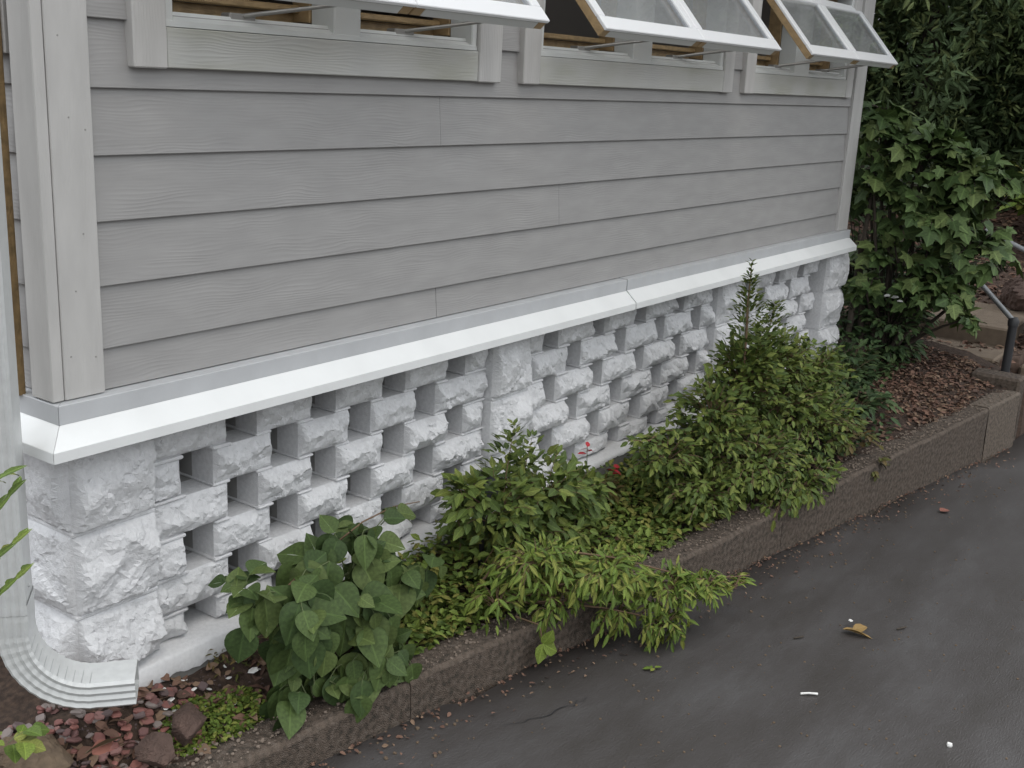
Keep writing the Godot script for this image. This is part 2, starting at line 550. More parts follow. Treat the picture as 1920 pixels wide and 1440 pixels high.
func curb() -> void:
	var root := thing("retaining_curb", "low weathered brown concrete curb edging the planting bed along the driveway", "curb")
	var cuts := [-2.4, 0.62, 1.45, 2.62, 3.42, 4.83, 5.33]
	for s in cuts.size() - 1:
		var x0: float = cuts[s] + 0.0015
		var x1: float = cuts[s + 1] - 0.0015
		var st := start()
		st.set_smooth_group(0)
		var n := int((x1 - x0) / 0.03) + 2
		var rings := []
		var lift := rnd(-0.006, 0.006)
		for i in n + 1:
			var x := lerpf(x0, x1, float(i) / n)
			var zf := curb_z(x) + fl.get_noise_2d(x * 60.0, 40.0) * 0.007
			var top := curb_top(x) + lift + fl.get_noise_2d(x * 90.0, 0.0) * 0.006
			var zb := zf - 0.125 + fl.get_noise_2d(x * 80.0, 90.0) * 0.012
			var bot := drive_y(x) - 0.05
			rings.append([Vector3(x, bot, zf + 0.004), Vector3(x, lerpf(bot, top, 0.55), zf + fl2.get_noise_2d(x * 90.0, 5.0) * 0.005), Vector3(x, top - 0.014 + fl2.get_noise_2d(x * 200.0, 33.0) * 0.008, zf - 0.001 + fl2.get_noise_2d(x * 120.0, 15.0) * 0.004), Vector3(x, top - 0.005, zf - 0.004), Vector3(x, top, zf - 0.012), Vector3(x, top + fl2.get_noise_2d(x * 90.0, 60.0) * 0.004, zf - 0.07), Vector3(x, top - 0.004, zb + 0.01), Vector3(x, top - 0.05, zb), Vector3(x, bot, zb)])
		for i in n:
			for k in rings[0].size() - 1:
				st.set_smooth_group([1, 1, 2, 2, 3, 3, 4, 5][k])
				var mid: Vector3 = (rings[i][0] + rings[i][8]) / 2.0 + Vector3(0, 0.08, 0)
				poly(st, [rings[i][k], rings[i + 1][k], rings[i + 1][k + 1], rings[i][k + 1]], (rings[i][k] + rings[i + 1][k + 1]) / 2.0 - mid)
		st.set_smooth_group(-1)
		poly(st, rings[0], Vector3.LEFT)
		poly(st, rings[-1], Vector3.RIGHT)
		put("curb_section", done(st), M.curb_tan if s >= 5 else M.curb, root)
	# loose grit and bark crumbs lying along the top
	var gs := start()
	for i in 3200:
		var x := rnd(-0.3, 5.3)
		var z := curb_z(x) - rnd(0.012, 0.125)
		var s2 := 0.0011 + pow(rng.randf(), 4.0) * 0.006
		gs.append_from(chip(2100 + i % 9, 0.4), 0, Transform3D(Basis.from_euler(Vector3(0, rnd(0, 6), 0)).scaled(Vector3.ONE * s2), Vector3(x, curb_top(x) + fl.get_noise_2d(x * 90.0, 0.0) * 0.006 + 0.004, z)))
	stuff(put("grit", gs.commit(), M.grit, root))

# ---------------------------------------------------------------- the porch
const UNITS := [
	{"out": [0.103, 1.416], "in": [0.190, 1.304], "mull": [0.711, 0.809], "sash": [[0.195, 0.763], [0.767, 1.340]]},
	{"out": [1.534, 3.050], "in": [1.625, 2.962], "mull": [2.223, 2.359], "sash": [[1.652, 2.316], [2.320, 3.003]]},
	{"out": [3.173, 4.489], "in": [3.265, 4.402], "mull": [3.718, 3.898], "sash": [[3.345, 3.908], [3.912, 4.488]]}]

func board_mesh(len_: float, h := EXPO) -> ArrayMesh:
	var t := h / EXPO
	return extrude([Vector2(0.0, 0.0015), Vector2(-0.0012, 0.0), Vector2(-0.0085, 0.0), Vector2(-0.020, h + 0.018), Vector2(-0.0122, h + 0.018)], func(_z): return 0.0, func(_z): return len_)

func siding(root: Node3D, k: int, x0: float, x1: float) -> void:
	put("siding_board", board_mesh(x1 - x0), M.siding, root, T(x0, -k * EXPO, 0.0))

func porch() -> void:
	var root := thing("porch", "grey clapboard porch with pale corner trim and a row of low awning windows", "house")
	# carcass
	box("wall_core", Vector3(-0.072, -0.764, -0.11), Vector3(4.66, 0.128, -0.0225), M.dark, root)
	box("wall_core", Vector3(-0.072, 0.545, -0.11), Vector3(4.66, 2.0, -0.0225), M.dark, root)
	var piers := [-0.072, 0.189, 1.306, 1.623, 2.964, 3.263, 4.404, 4.66]
	for i in range(0, 8, 2):
		box("wall_core", Vector3(piers[i], 0.130, -0.108), Vector3(piers[i + 1], 0.543, -0.0225), M.dark, root)
	box("side_wall", Vector3(-0.072, -0.764, -3.4), Vector3(-0.03, 2.0, -0.112), M.room, root)
	box("side_wall", Vector3(4.59, -0.764, -3.4), Vector3(4.66, 2.0, -0.112), M.room, root)
	box("rear_wall", Vector3(-0.028, -0.764, -3.4), Vector3(4.588, 1.15, -3.3), M.room, root)
	box("floor", Vector3(-0.028, -0.764, -3.298), Vector3(4.588, -0.70, -0.112), M.room, root)
	box("roof", Vector3(-0.45, 2.003, -3.8), Vector3(5.0, 2.16, 0.34), M.trim, root, 0.01)
	# clapboards; the butt joints stand where the photograph shows them
	for k in range(-14, 5):
		var spans := []
		if k <= -5: spans = [[0.002, 2.2], [2.2, 4.548]]
		elif k == -4 or k == -3 or k == -2 or k == -1: spans = [[0.002, 0.104], [1.414, 1.536], [3.048, 3.175], [4.487, 4.548]]
		elif k == 0: spans = [[0.002, 4.548]]
		elif k == 1: spans = [[0.002, 1.160], [1.160, 4.548]]
		elif k == 2: spans = [[0.002, 4.548]]
		elif k == 3: spans = [[0.002, 1.814], [1.814, 4.548]]
		else: spans = [[0.002, 4.548]]
		for s in spans: siding(root, k, s[0] + 0.0004, s[1] - 0.0004)
	# the last course is cut down to the cap flashing
	for s in [[0.003, 1.167], [1.169, 4.547]]:
		put("siding_board", extrude([Vector2(-0.003, -0.653), Vector2(-0.010, -0.653), Vector2(-0.020, -0.545), Vector2(-0.0122, -0.545)], func(_z): return s[0], func(_z): return s[1]), M.siding, root)
	# boards of the left-hand side wall, turned to face the downspout
	for k in range(-14, 6):
		var h := EXPO if k < 5 else EXPO
		var o := put("siding_board", board_mesh(2.2), M.siding, root, Transform3D(Basis(Vector3.UP, -PI / 2), Vector3(-0.100, -k * EXPO if k < 5 else -0.653, -2.27)))
		if k == 5: o.mesh = extrude([Vector2(-0.003, 0.0), Vector2(-0.010, 0.0), Vector2(-0.020, 0.108), Vector2(-0.0122, 0.108)], func(_z): return 0.0, func(_z): return 2.2)
	# corner boards
	box("corner_board", Vector3(-0.0985, -0.6545, -0.0215), Vector3(0.0, 2.0, 0.012), M.trim_up, root)
	box("corner_board", Vector3(-0.128, -0.6545, -0.068), Vector3(-0.1, 2.0, 0.0105), M.trim_up, root)
	box("corner_board", Vector3(4.55, -0.6545, -0.0215), Vector3(4.70, 2.0, 0.012), M.trim_up, root)
	box("corner_board", Vector3(4.663, -0.6545, -0.12), Vector3(4.699, 2.0, -0.0225), M.trim_up, root)
	for q in [[-0.055, -0.06], [-0.018, -0.085], [-0.070, 0.10], [-0.035, -0.30], [-0.080, -0.56], [-0.020, -0.57], [-0.040, 0.20], [-0.06, -0.42]]:
		tube("nail", [Vector3(q[0], q[1], 0.0115), Vector3(q[0], q[1], 0.0128)], [0.0022, 0.0018], M.metal, root, 7)
	box("side_window_trim", Vector3(-0.118, 0.060, -0.60), Vector3(-0.0995, 0.75, -0.098), M.trim_up, root)
	box("wood_lath", Vector3(-0.140, -0.66, -0.126), Vector3(-0.119, 2.0, -0.104), M.old_wood, root)
	# cap over the block wall: a flange, a sloped drip and a short lip, mitred at the corner
	var prof := [Vector2(-0.06, -0.7010), Vector2(0.0297, -0.7010), Vector2(0.0747, -0.7405), Vector2(0.0757, -0.7420), Vector2(0.0757, -0.7655), Vector2(-0.06, -0.7655)]
	var flange := [Vector2(-0.06, -0.6538), Vector2(0.0285, -0.6578), Vector2(0.0297, -0.6592), Vector2(0.0297, -0.7005), Vector2(-0.06, -0.7005)]
	for q in [["cap_board", prof, M.cap], ["cap_flange", flange, M.flange]]:
		put(q[0], extrude(q[1], func(z): return -0.0985 - z, func(_z): return 2.262), q[2], root)
		var c2 := put(q[0], extrude(q[1], func(_z): return 2.2675, func(_z): return 4.70), q[2], root)
		c2.position = Vector3(0, 0.0015, 0.0012)
		var c3 := put(q[0], extrude(q[1], func(_z): return -2.4, func(z): return -0.0008 + z), q[2], root)
		c3.transform = Transform3D(Basis(Vector3.UP, -PI / 2), Vector3(-0.0992, 0.0, 0.0))
	for u in UNITS: window(root, u)

func window(root: Node3D, u: Dictionary) -> void:
	var w := node("window", root)
	var o: Array = u.out
	var n: Array = u["in"]
	var mu: Array = u.mull
	for x in [[o[0], n[0]], [n[1], o[1]]]:
		box("side_trim", Vector3(x[0], 0.044, -0.02), Vector3(x[1], 0.70, 0.0195), M.trim_up, w, 0.003)
	box("bottom_trim", Vector3(n[0] + 0.0008, 0.046, -0.02), Vector3(n[1] - 0.0008, 0.1315, 0.0165), M.trim, w, 0.002)
	box("head_trim", Vector3(n[0] + 0.0008, 0.546, -0.02), Vector3(n[1] - 0.0008, 0.70, 0.0165), M.trim, w, 0.002)
	put("sill", extrude([Vector2(0.010, 0.1335), Vector2(0.010, 0.146), Vector2(-0.012, 0.156), Vector2(-0.016, 0.166), Vector2(-0.10, 0.170), Vector2(-0.10, 0.1335)], func(_z): return n[0] + 0.001, func(_z): return n[1] - 0.001), M.frame, w)
	var jambs := [[n[0] + 0.001, n[0] + 0.026], [n[1] - 0.026, n[1] - 0.001], mu]
	for j in jambs:
		box("frame", Vector3(j[0], 0.1335, -0.075), Vector3(j[1], 0.544, 0.0085), M.frame, w, 0.003)
		box("wood_jamb", Vector3(j[0] - 0.004, 0.172, -0.14), Vector3(j[1] + 0.004, 0.544, -0.0765), M.wood, w, 0.002)
	box("wood_stool", Vector3(n[0] + 0.02, 0.196, -0.135), Vector3(n[1] - 0.02, 0.214, -0.112), M.wood, w, 0.004)
	box("wood_apron", Vector3(n[0] + 0.02, 0.171, -0.145), Vector3(n[1] - 0.02, 0.195, -0.137), M.wood, w, 0.001)
	# the two awning sashes hang from the head and are cranked open about 42 degrees
	var hinge := Vector3(0, 0.494, 0.0)
	var dir := (Vector3(0, 0.222, 0.240) - hinge)
	var H := dir.length()
	var ax_y := -dir.normalized()
	var basis_ := Basis(Vector3.RIGHT, ax_y, Vector3.RIGHT.cross(ax_y))
	for s in u.sash:
		var wd: float = s[1] - s[0]
		var at := Transform3D(basis_, Vector3(s[0], hinge.y, hinge.z))
		# local frame: x along the sash, y up the sash (0 at the hinge, -H at the foot), z outwards
		var st := start()
		var t := 0.042
		for q in [[0.0, wd, -H, -H + 0.052], [0.0, wd, -t, 0.0]]:
			add_box(st, Vector3(q[0], q[2], -0.012), Vector3(q[1], q[3], 0.0), 0.002)
		for q in [[0.0, t], [wd - t, wd]]:
			add_box(st, Vector3(q[0], -H + 0.0525, -0.012), Vector3(q[1], -t - 0.0005, -0.0004), 0.002)
		put("sash", done(st), M.sash, w, at)
		for q in [[0.001, t - 0.002], [wd - t + 0.002, wd - 0.001]]:
			put("wood_stile", box_mesh(Vector3(q[0], -H + 0.003, -0.040), Vector3(q[1], -0.001, -0.0125), 0.002), M.wood, w, at)
		for q in [[-H + 0.002, -H + 0.05], [-t, -0.001]]:
			put("sash_rail", box_mesh(Vector3(t - 0.0015, q[0], -0.040), Vector3(wd - t + 0.0015, q[1], -0.0125), 0.002), M.frame, w, at)
		put("pane", box_mesh(Vector3(t - 0.004, -H + 0.048, -0.0075), Vector3(wd - t + 0.004, -t + 0.004, -0.0045), 0.0005), M.glass, w, at)
		put("pane", box_mesh(Vector3(t - 0.004, -H + 0.048, -0.022), Vector3(wd - t + 0.004, -t + 0.004, -0.019), 0.0005), M.glass, w, at)
		for q in [[t - 0.001, t + 0.006], [wd - t - 0.006, wd - t + 0.001]]:
			put("spacer", box_mesh(Vector3(q[0], -H + 0.05, -0.0185), Vector3(q[1], -t, -0.008), 0.001), M.spacer, w, at)
		# crank and scissor arm down on the sill
		var mid: float = lerpf(s[0], s[1], 0.42)
		st = start()
		add_box(st, Vector3(mid - 0.04, 0.158, -0.05), Vector3(mid + 0.04, 0.176, -0.014), 0.004)
		add_tube(st, [Vector3(mid, 0.170, -0.02), Vector3(mid + 0.10, 0.196, 0.10), Vector3(s[1] - 0.06, 0.232, 0.205)], [0.006, 0.005, 0.005], 5)
		add_tube(st, [Vector3(mid + 0.015, 0.172, -0.02), Vector3(mid + 0.15, 0.200, 0.06), Vector3(lerpf(s[0], s[1], 0.72), 0.226, 0.208)], [0.005, 0.004, 0.004], 5)
		put("crank_arm", done(st), M.metal, w)

# ---------------------------------------------------------------- the pierced block wall
func rock_face(st: SurfaceTool, w: float, h: float, seed_: int, bulge: float, o: Vector3, ux: Vector3, uz: Vector3) -> void:
	# a split rock face standing out from the margin plane: o is the lower left corner, ux runs along the face, uz outwards
	var r := RandomNumberGenerator.new()
	r.seed = seed_
	var big := clampf(h / 0.1, 0.8, 2.0)
	var planes := []
	for i in 5:
		planes.append([r.randf_range(0.75, 1.25), r.randf_range(-0.9, 0.9)])
	var vb := r.randf_range(0.30, 0.56)
	var tilt := r.randf_range(-0.35, 0.35)
	var under := r.randf_range(0.25, 0.6)
	var shelf := r.randf_range(0.10, 0.45)
	var na := noise(seed_, 11.0 / big, 3)
	var nb := noise(seed_ + 5, 70.0, 2)
	var nc := FastNoiseLite.new()
	nc.seed = seed_ + 9; nc.noise_type = FastNoiseLite.TYPE_CELLULAR; nc.frequency = 15.0 / big
	nc.cellular_return_type = FastNoiseLite.RETURN_CELL_VALUE; nc.domain_warp_enabled = true; nc.domain_warp_amplitude = 0.04; nc.domain_warp_frequency = 9.0
	var nx := maxi(5, int(w / 0.0075)); var ny := maxi(5, int(h / 0.0075))
	var P := []
	for j in ny + 1:
		var row := []
		for i in nx + 1:
			var u := float(i) / nx; var v := float(j) / ny
			if i > 0 and i < nx: u += r.randf_range(-0.35, 0.35) / nx
			if j > 0 and j < ny: v += r.randf_range(-0.35, 0.35) / ny
			var x := u * w; var y := v * h
			var d := minf(minf(x, w - x), minf(y, h - y))
			var z := 9.0
			for p in planes: z = minf(z, p[0] + p[1] * (u - 0.5))
			# the stone swells from its upper margin to a ragged break line and is cut back below it
			var br: float = vb + (u - 0.5) * tilt + na.get_noise_2d(x, y * 0.3) * 0.35
			var prof: float
			if v > br: prof = lerpf(1.0, shelf, pow(clampf((v - br) / maxf(1.0 - br, 0.05), 0.0, 1.0), 1.2))
			else: prof = lerpf(under, 1.0, pow(clampf(v / maxf(br, 0.05), 0.0, 1.0), 1.6))
			z = z * prof + nc.get_noise_2d(x, y) * 0.26 + na.get_noise_2d(x + 7.0, y) * 0.30 + nb.get_noise_2d(x, y) * 0.035
			var rim := 0.0125 + na.get_noise_2d(x + 3.0, y) * 0.007
			z = maxf(z, 0.12) * pow(clampf(d / rim, 0.0, 1.0), 0.6) * bulge
			row.append(o + ux * x + Vector3(0, y, 0) + uz * z)
		P.append(row)
	for j in ny:
		for i in nx:
			var a: Vector3 = P[j][i]; var b: Vector3 = P[j][i + 1]; var c: Vector3 = P[j + 1][i + 1]; var e: Vector3 = P[j + 1][i]
			if (i * 7 + j * 3 + seed_) % 2:
				tri(st, a, b, c, uz); tri(st, a, c, e, uz)
			else:
				tri(st, a, b, e, uz); tri(st, b, c, e, uz)

var block_bank := {}
func block_mesh(w: float, h: float, depth: float, bulge: float, seed_: int) -> ArrayMesh:
	# origin at the lower left corner of the margin plane (z = 0); the body runs back to -depth
	var st := start()
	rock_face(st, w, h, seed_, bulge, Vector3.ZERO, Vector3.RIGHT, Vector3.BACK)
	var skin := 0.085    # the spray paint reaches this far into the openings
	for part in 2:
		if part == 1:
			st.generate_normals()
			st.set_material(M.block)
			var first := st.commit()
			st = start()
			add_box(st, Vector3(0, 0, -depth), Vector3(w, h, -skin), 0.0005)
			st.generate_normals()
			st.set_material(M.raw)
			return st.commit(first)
		var d2 := skin - 0.0005
		poly(st, [Vector3(0, 0, 0), Vector3(0, h, 0), Vector3(0, h, -d2), Vector3(0, 0, -d2)], Vector3.LEFT)
		poly(st, [Vector3(w, 0, 0), Vector3(w, h, 0), Vector3(w, h, -d2), Vector3(w, 0, -d2)], Vector3.RIGHT)
		poly(st, [Vector3(0, h, 0), Vector3(w, h, 0), Vector3(w, h, -d2), Vector3(0, h, -d2)], Vector3.UP)
		poly(st, [Vector3(0, 0, 0), Vector3(w, 0, 0), Vector3(w, 0, -d2), Vector3(0, 0, -d2)], Vector3.DOWN)
	return done(st)

func block_wall() -> void:
	var root := thing("block_wall", "white painted foundation wall of rock-faced blocks laid with openings like a checkerboard", "wall")
	var top := -0.783
	var zs := -0.064
	var pillars := [[-0.07, 0.155, -0.040], [1.505, 1.718, -0.030], [3.20, 3.42, -0.025], [4.50, 4.775, -0.010]]
	var levels := [-0.783, -0.991, -1.199, -1.372]
	var mortar := start()
	var seed_ := 400
	for pi in 4:
		var p: Array = pillars[pi]
		for k in 3:
			seed_ += 1
			var y0: float = levels[k + 1] + 0.004
			var h: float = levels[k] - levels[k + 1] - 0.008
			if k == 0: h += 0.016
			var st := start()
			var w: float = p[1] - p[0]
			rock_face(st, w, h, seed_, 0.054 if pi == 0 else 0.046, Vector3(p[0], y0, p[2]), Vector3.RIGHT, Vector3.BACK)
			if pi == 0:
				rock_face(st, 0.40, h, seed_ + 40, 0.034, Vector3(p[0], y0, p[2] - 0.40), Vector3.BACK, Vector3.LEFT)
			else:
				poly(st, [Vector3(p[0], y0, p[2]), Vector3(p[0], y0 + h, p[2]), Vector3(p[0], y0 + h, p[2] - 0.3), Vector3(p[0], y0, p[2] - 0.3)], Vector3.LEFT)
			poly(st, [Vector3(p[1], y0, p[2]), Vector3(p[1], y0 + h, p[2]), Vector3(p[1], y0 + h, p[2] - 0.3), Vector3(p[1], y0, p[2] - 0.3)], Vector3.RIGHT)
			poly(st, [Vector3(p[0], y0 + h, p[2]), Vector3(p[1], y0 + h, p[2]), Vector3(p[1], y0 + h, p[2] - 0.4), Vector3(p[0], y0 + h, p[2] - 0.4)], Vector3.UP)
			poly(st, [Vector3(p[0], y0, p[2]), Vector3(p[1], y0, p[2]), Vector3(p[1], y0, p[2] - 0.4), Vector3(p[0], y0, p[2] - 0.4)], Vector3.DOWN)
			put("pillar_block", done(st), M.block, root)
			if k > 0:
				var yy: float = levels[k]
				add_box(mortar, Vector3(p[0] - (0.004 if pi == 0 else -0.002), yy - 0.0055, p[2] - 0.38), Vector3(p[1] - 0.002, yy + 0.0055, p[2] + 0.006), 0.003)
		if pi == 0: add_box(mortar, Vector3(p[0] + 0.0, -1.371, p[2] - 0.37), Vector3(p[1] - 0.01, top, p[2] - 0.01), 0.002)
	# three open fields of smaller blocks between the pillars
	var fields := [[0.157, 1.503, 0.400, 0.2975, 0.195], [1.720, 3.198, 1.850, 0.3330, 0.236], [3.422, 4.498, 3.560, 0.3330, 0.236]]
	for f in fields:
		var rows := []
		for c in 6:
			var y1: float = top - c * COURSE
			var y0: float = y1 - COURSE if c < 5 else -1.372
			var row := []
			var r: float = f[2] + (f[3] / 2.0 if c % 2 else 0.0) - f[3] * 2.0
			while r < f[1] + f[3]:
				var a: float = maxf(r - f[4], f[0]); var b: float = minf(r, f[1])
				if a - f[0] < 0.055: a = f[0]
				if f[1] - b < 0.075: b = f[1]
				if b - a > 0.03: row.append([a, b])
				r += f[3]
			rows.append(row)
			for ab in row:
				var w: float = snappedf(ab[1] - ab[0], 0.001)
				var h: float = y1 - y0 - 0.007
				var key := "%.3f_%.3f_%d" % [w, h, rng.randi() % 8]
				if not block_bank.has(key):
					seed_ += 1
					block_bank[key] = block_mesh(w, h, 0.19, rnd(0.027, 0.042), seed_)
				var o := put("block", block_bank[key], null, root, T(ab[0], y0 + 0.0035, zs + rnd(-0.004, 0.003)))
				o.rotation.y = rnd(-0.012, 0.012)
		# mortar squeezed out along every bearing
		for c in range(0, 6):
			var y := top - c * COURSE
			var above: Array = rows[c - 1] if c > 0 else [[f[0], f[1]]]
			for p in above:
				for q in rows[c]:
					var a: float = maxf(p[0], q[0]); var b: float = minf(p[1], q[1])
					if b - a < 0.01: continue
					var x := a - rnd(0.002, 0.008)
					var e := b + rnd(0.002, 0.012)
					add_box(mortar, Vector3(x, y - rnd(0.003, 0.0055), zs - 0.18), Vector3(e, y + rnd(0.003, 0.0055), zs + rnd(0.004, 0.012)), 0.003)
	stuff(put("mortar_joint", done(mortar), M.block, root))
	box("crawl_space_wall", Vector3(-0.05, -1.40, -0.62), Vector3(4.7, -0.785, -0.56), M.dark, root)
	var foot := thing("footing", "concrete footing ledge under the white block wall, white paint on top and bare grey below", "footing")
	box("concrete", Vector3(-0.055, -1.75, -0.60), Vector3(4.80, -1.3745, 0.004), M.footing, foot, 0.01)
	# brushed white paint runs over the top of the ledge and ends in a ragged line
	var st := start()
	st.set_smooth_group(0)
	var n := 400
	var ring := []
	var edge := noise(77, 1.0, 4)
	for i in n + 1:
		var x := lerpf(-0.052, 4.79, float(i) / n)
		var low := -1.394 + edge.get_noise_2d(x * 6.0, 0.0) * 0.016 + rnd(-0.003, 0.003)
		if x < 1.2: low -= 0.035
		ring.append([Vector3(x, -1.3715, -0.42), Vector3(x, -1.3715 + edge.get_noise_2d(x * 3.0, 9.0) * 0.003, -0.04), Vector3(x, -1.3725, -0.004 + edge.get_noise_2d(x * 4.0, 30.0) * 0.004), Vector3(x, -1.378, 0.0085), Vector3(x, low, 0.0078)])
	for i in n:
		for k in 4:
			poly(st, [ring[i][k], ring[i + 1][k], ring[i + 1][k + 1], ring[i][k + 1]], Vector3(0, 1, 0.8))
	put("paint", done(st), M.ledge, foot)

# ---------------------------------------------------------------- the downspout
func downspout() -> void:
	var root := thing("downspout", "pale grey metal downspout with crimped elbow turned out past the wall corner", "downspout")
	var head := Vector3(0.766, 0, 0.643)
	var across := Vector3.UP.cross(head).normalized()     # towards the back; the near face is -across
	# rectangular section with fluted broad sides: (a along «across», b along the inside of the bend)
	var sec := []
	var hw := 0.050; var hd := 0.030
	for s in [[-1, -1], [1, -1], [1, 1], [-1, 1]]: pass
	var flutes := 3
	for i in flutes * 2 + 1:
		var t := float(i) / (flutes * 2)
		sec.append(Vector2(-hw + (0.0045 if i % 2 else 0.0), lerpf(-hd + 0.006, hd - 0.006, t)))
	sec.append(Vector2(-hw + 0.006, hd)); sec.append(Vector2(hw - 0.006, hd)); sec.append(Vector2(hw, hd - 0.006))
	sec.append(Vector2(hw, -hd + 0.006)); sec.append(Vector2(hw - 0.006, -hd)); sec.append(Vector2(-hw + 0.006, -hd))
	var sweep := func(pts: Array, ups: Array, scale_: Array) -> ArrayMesh:
		var st := start()
		st.set_smooth_group(-1)
		var rings := []
		for i in pts.size():
			var r := []
			for q in sec: r.append(pts[i] + across * q.x * scale_[i] + ups[i] * q.y * scale_[i])
			rings.append(r)
		for i in pts.size() - 1:
			for k in sec.size():
				var a: Vector3 = rings[i][k]; var b: Vector3 = rings[i][(k + 1) % sec.size()]
				var c: Vector3 = rings[i + 1][(k + 1) % sec.size()]; var e: Vector3 = rings[i + 1][k]
				poly(st, [a, b, c, e], (a + b + c + e) / 4.0 - (pts[i] + pts[i + 1]) / 2.0)
		return done(st)
	var p0 := Vector3(-0.239, -1.072, -0.002)
	put("pipe", sweep.call([Vector3(p0.x, 2.1, p0.z), p0], [head, head], [1.0, 1.0]), M.spout, root)
	# elbow: short sleeve, a crimped quarter bend, a straight mouth
	var pts := []; var ups := []; var sc := []
	var add := func(p: Vector3, ang: float, s: float) -> void:
		pts.append(p); ups.append(head * cos(ang) + Vector3.UP * sin(ang)); sc.append(s)
	add.call(p0 + Vector3(0, 0.004, 0), 0.0, 1.07); add.call(p0 - Vector3(0, 0.018, 0), 0.0, 1.07)
	add.call(p0 - Vector3(0, 0.020, 0), 0.0, 1.04); add.call(p0 - Vector3(0, 0.034, 0), 0.0, 1.06)
	var R := 0.155
	var c := p0 - Vector3(0, 0.07, 0) + head * R
	var steps := 22
	for i in steps + 1:
		var ang := deg_to_rad(91.0) * i / steps
		var rr := 1.055 if i % 2 else 1.03
		add.call(c - head * cos(ang) * R - Vector3.UP * sin(ang) * R, ang, rr)
	var last: Vector3 = pts[-1]
	var ang := deg_to_rad(91.0)
	var go := head * sin(ang) - Vector3.UP * cos(ang)
	add.call(last + go * 0.03, ang, 1.05); add.call(last + go * 0.085, ang, 1.05)
	put("elbow", sweep.call(pts, ups, sc), M.spout, root)
	# dark crimp creases on the inside of the bend and a slit down its middle
	var st := start()
	for i in range(3, steps + 1, 2):
		var a2 := deg_to_rad(91.0) * i / steps
		var inn := head * cos(a2) + Vector3.UP * sin(a2)
		var p := c - head * cos(a2) * (R - 0.0318) - Vector3.UP * sin(a2) * (R - 0.0318)
		add_tube(st, [p - across * 0.045, p + across * 0.004 * (i % 4)], [0.0011, 0.0006], 4)
	put("crease", done(st), M.crimp, root)
	var sp := p0 + Vector3(0, 0.03, 0) + head * 0.0305
	tube("screw", [sp + across * -0.005, sp + across * -0.005 + head * 0.003], [0.004, 0.003], M.crimp, root, 8)
	# the open mouth
	var e0: Vector3 = pts[-1]
	var stm := start()
	var inner := []
	for q in sec: inner.append(e0 - go * 0.03 + across * q.x * 0.98 + ups[-1] * q.y * 0.98)
	poly(stm, inner, go)
	put("mouth", done(stm), M.dark, root)
# ---------------------------------------------------------------- stones and litter
func chip(seed_: int, flat: float) -> ArrayMesh:
	var r := RandomNumberGenerator.new()
	r.seed = seed_
	var st := start()
	var n := r.randi_range(6, 8)
	var top := []; var low := []; var mid := []
	for i in n:
		var t := TAU * i / n + r.randf_range(-0.25, 0.25)
		var rad := r.randf_range(0.75, 1.05)
		mid.append(Vector3(cos(t) * rad, 0, sin(t) * rad * 0.85))
		top.append(mid[-1] * 0.82 + Vector3(0, flat * r.randf_range(0.85, 1.1), 0))
		low.append(mid[-1] * 0.8 - Vector3(0, flat, 0))
	poly(st, top, Vector3.UP)
	for i in n:
		var j := (i + 1) % n
		poly(st, [mid[i], mid[j], top[j], top[i]], mid[i] + mid[j] + Vector3.UP * 0.3)
		poly(st, [mid[i], mid[j], low[j], low[i]], mid[i] + mid[j] - Vector3.UP * 0.3)
	return done(st)

func boulder(w: Vector3, seed_: int) -> ArrayMesh:
	var r := RandomNumberGenerator.new()
	r.seed = seed_
	var planes := []
	for i in 13:
		var d := Vector3(r.randf_range(-1, 1), r.randf_range(-0.6, 1), r.randf_range(-1, 1)).normalized()
		planes.append([d, r.randf_range(0.6, 0.95)])
	var nz := noise(seed_, 2.2, 4)
	var st := start()
	var n := 22
	var P := []
	for j in n + 1:
		var row := []
		for i in n * 2:
			var th := PI * j / n; var ph := PI * i / n
			var d := Vector3(sin(th) * cos(ph), cos(th), sin(th) * sin(ph))
			var rad := 1.3
			for p in planes:
				var dd: float = d.dot(p[0])
				if dd > 0.05: rad = minf(rad, p[1] / dd)
			rad += nz.get_noise_3dv(d * 3.0) * 0.09
			row.append(d * rad * w)
		P.append(row)
	for j in n:
		for i in n * 2:
			var k := (i + 1) % (n * 2)
			poly(st, [P[j][i], P[j][k], P[j + 1][k], P[j + 1][i]], P[j][i] + P[j + 1][k])
	return done(st)

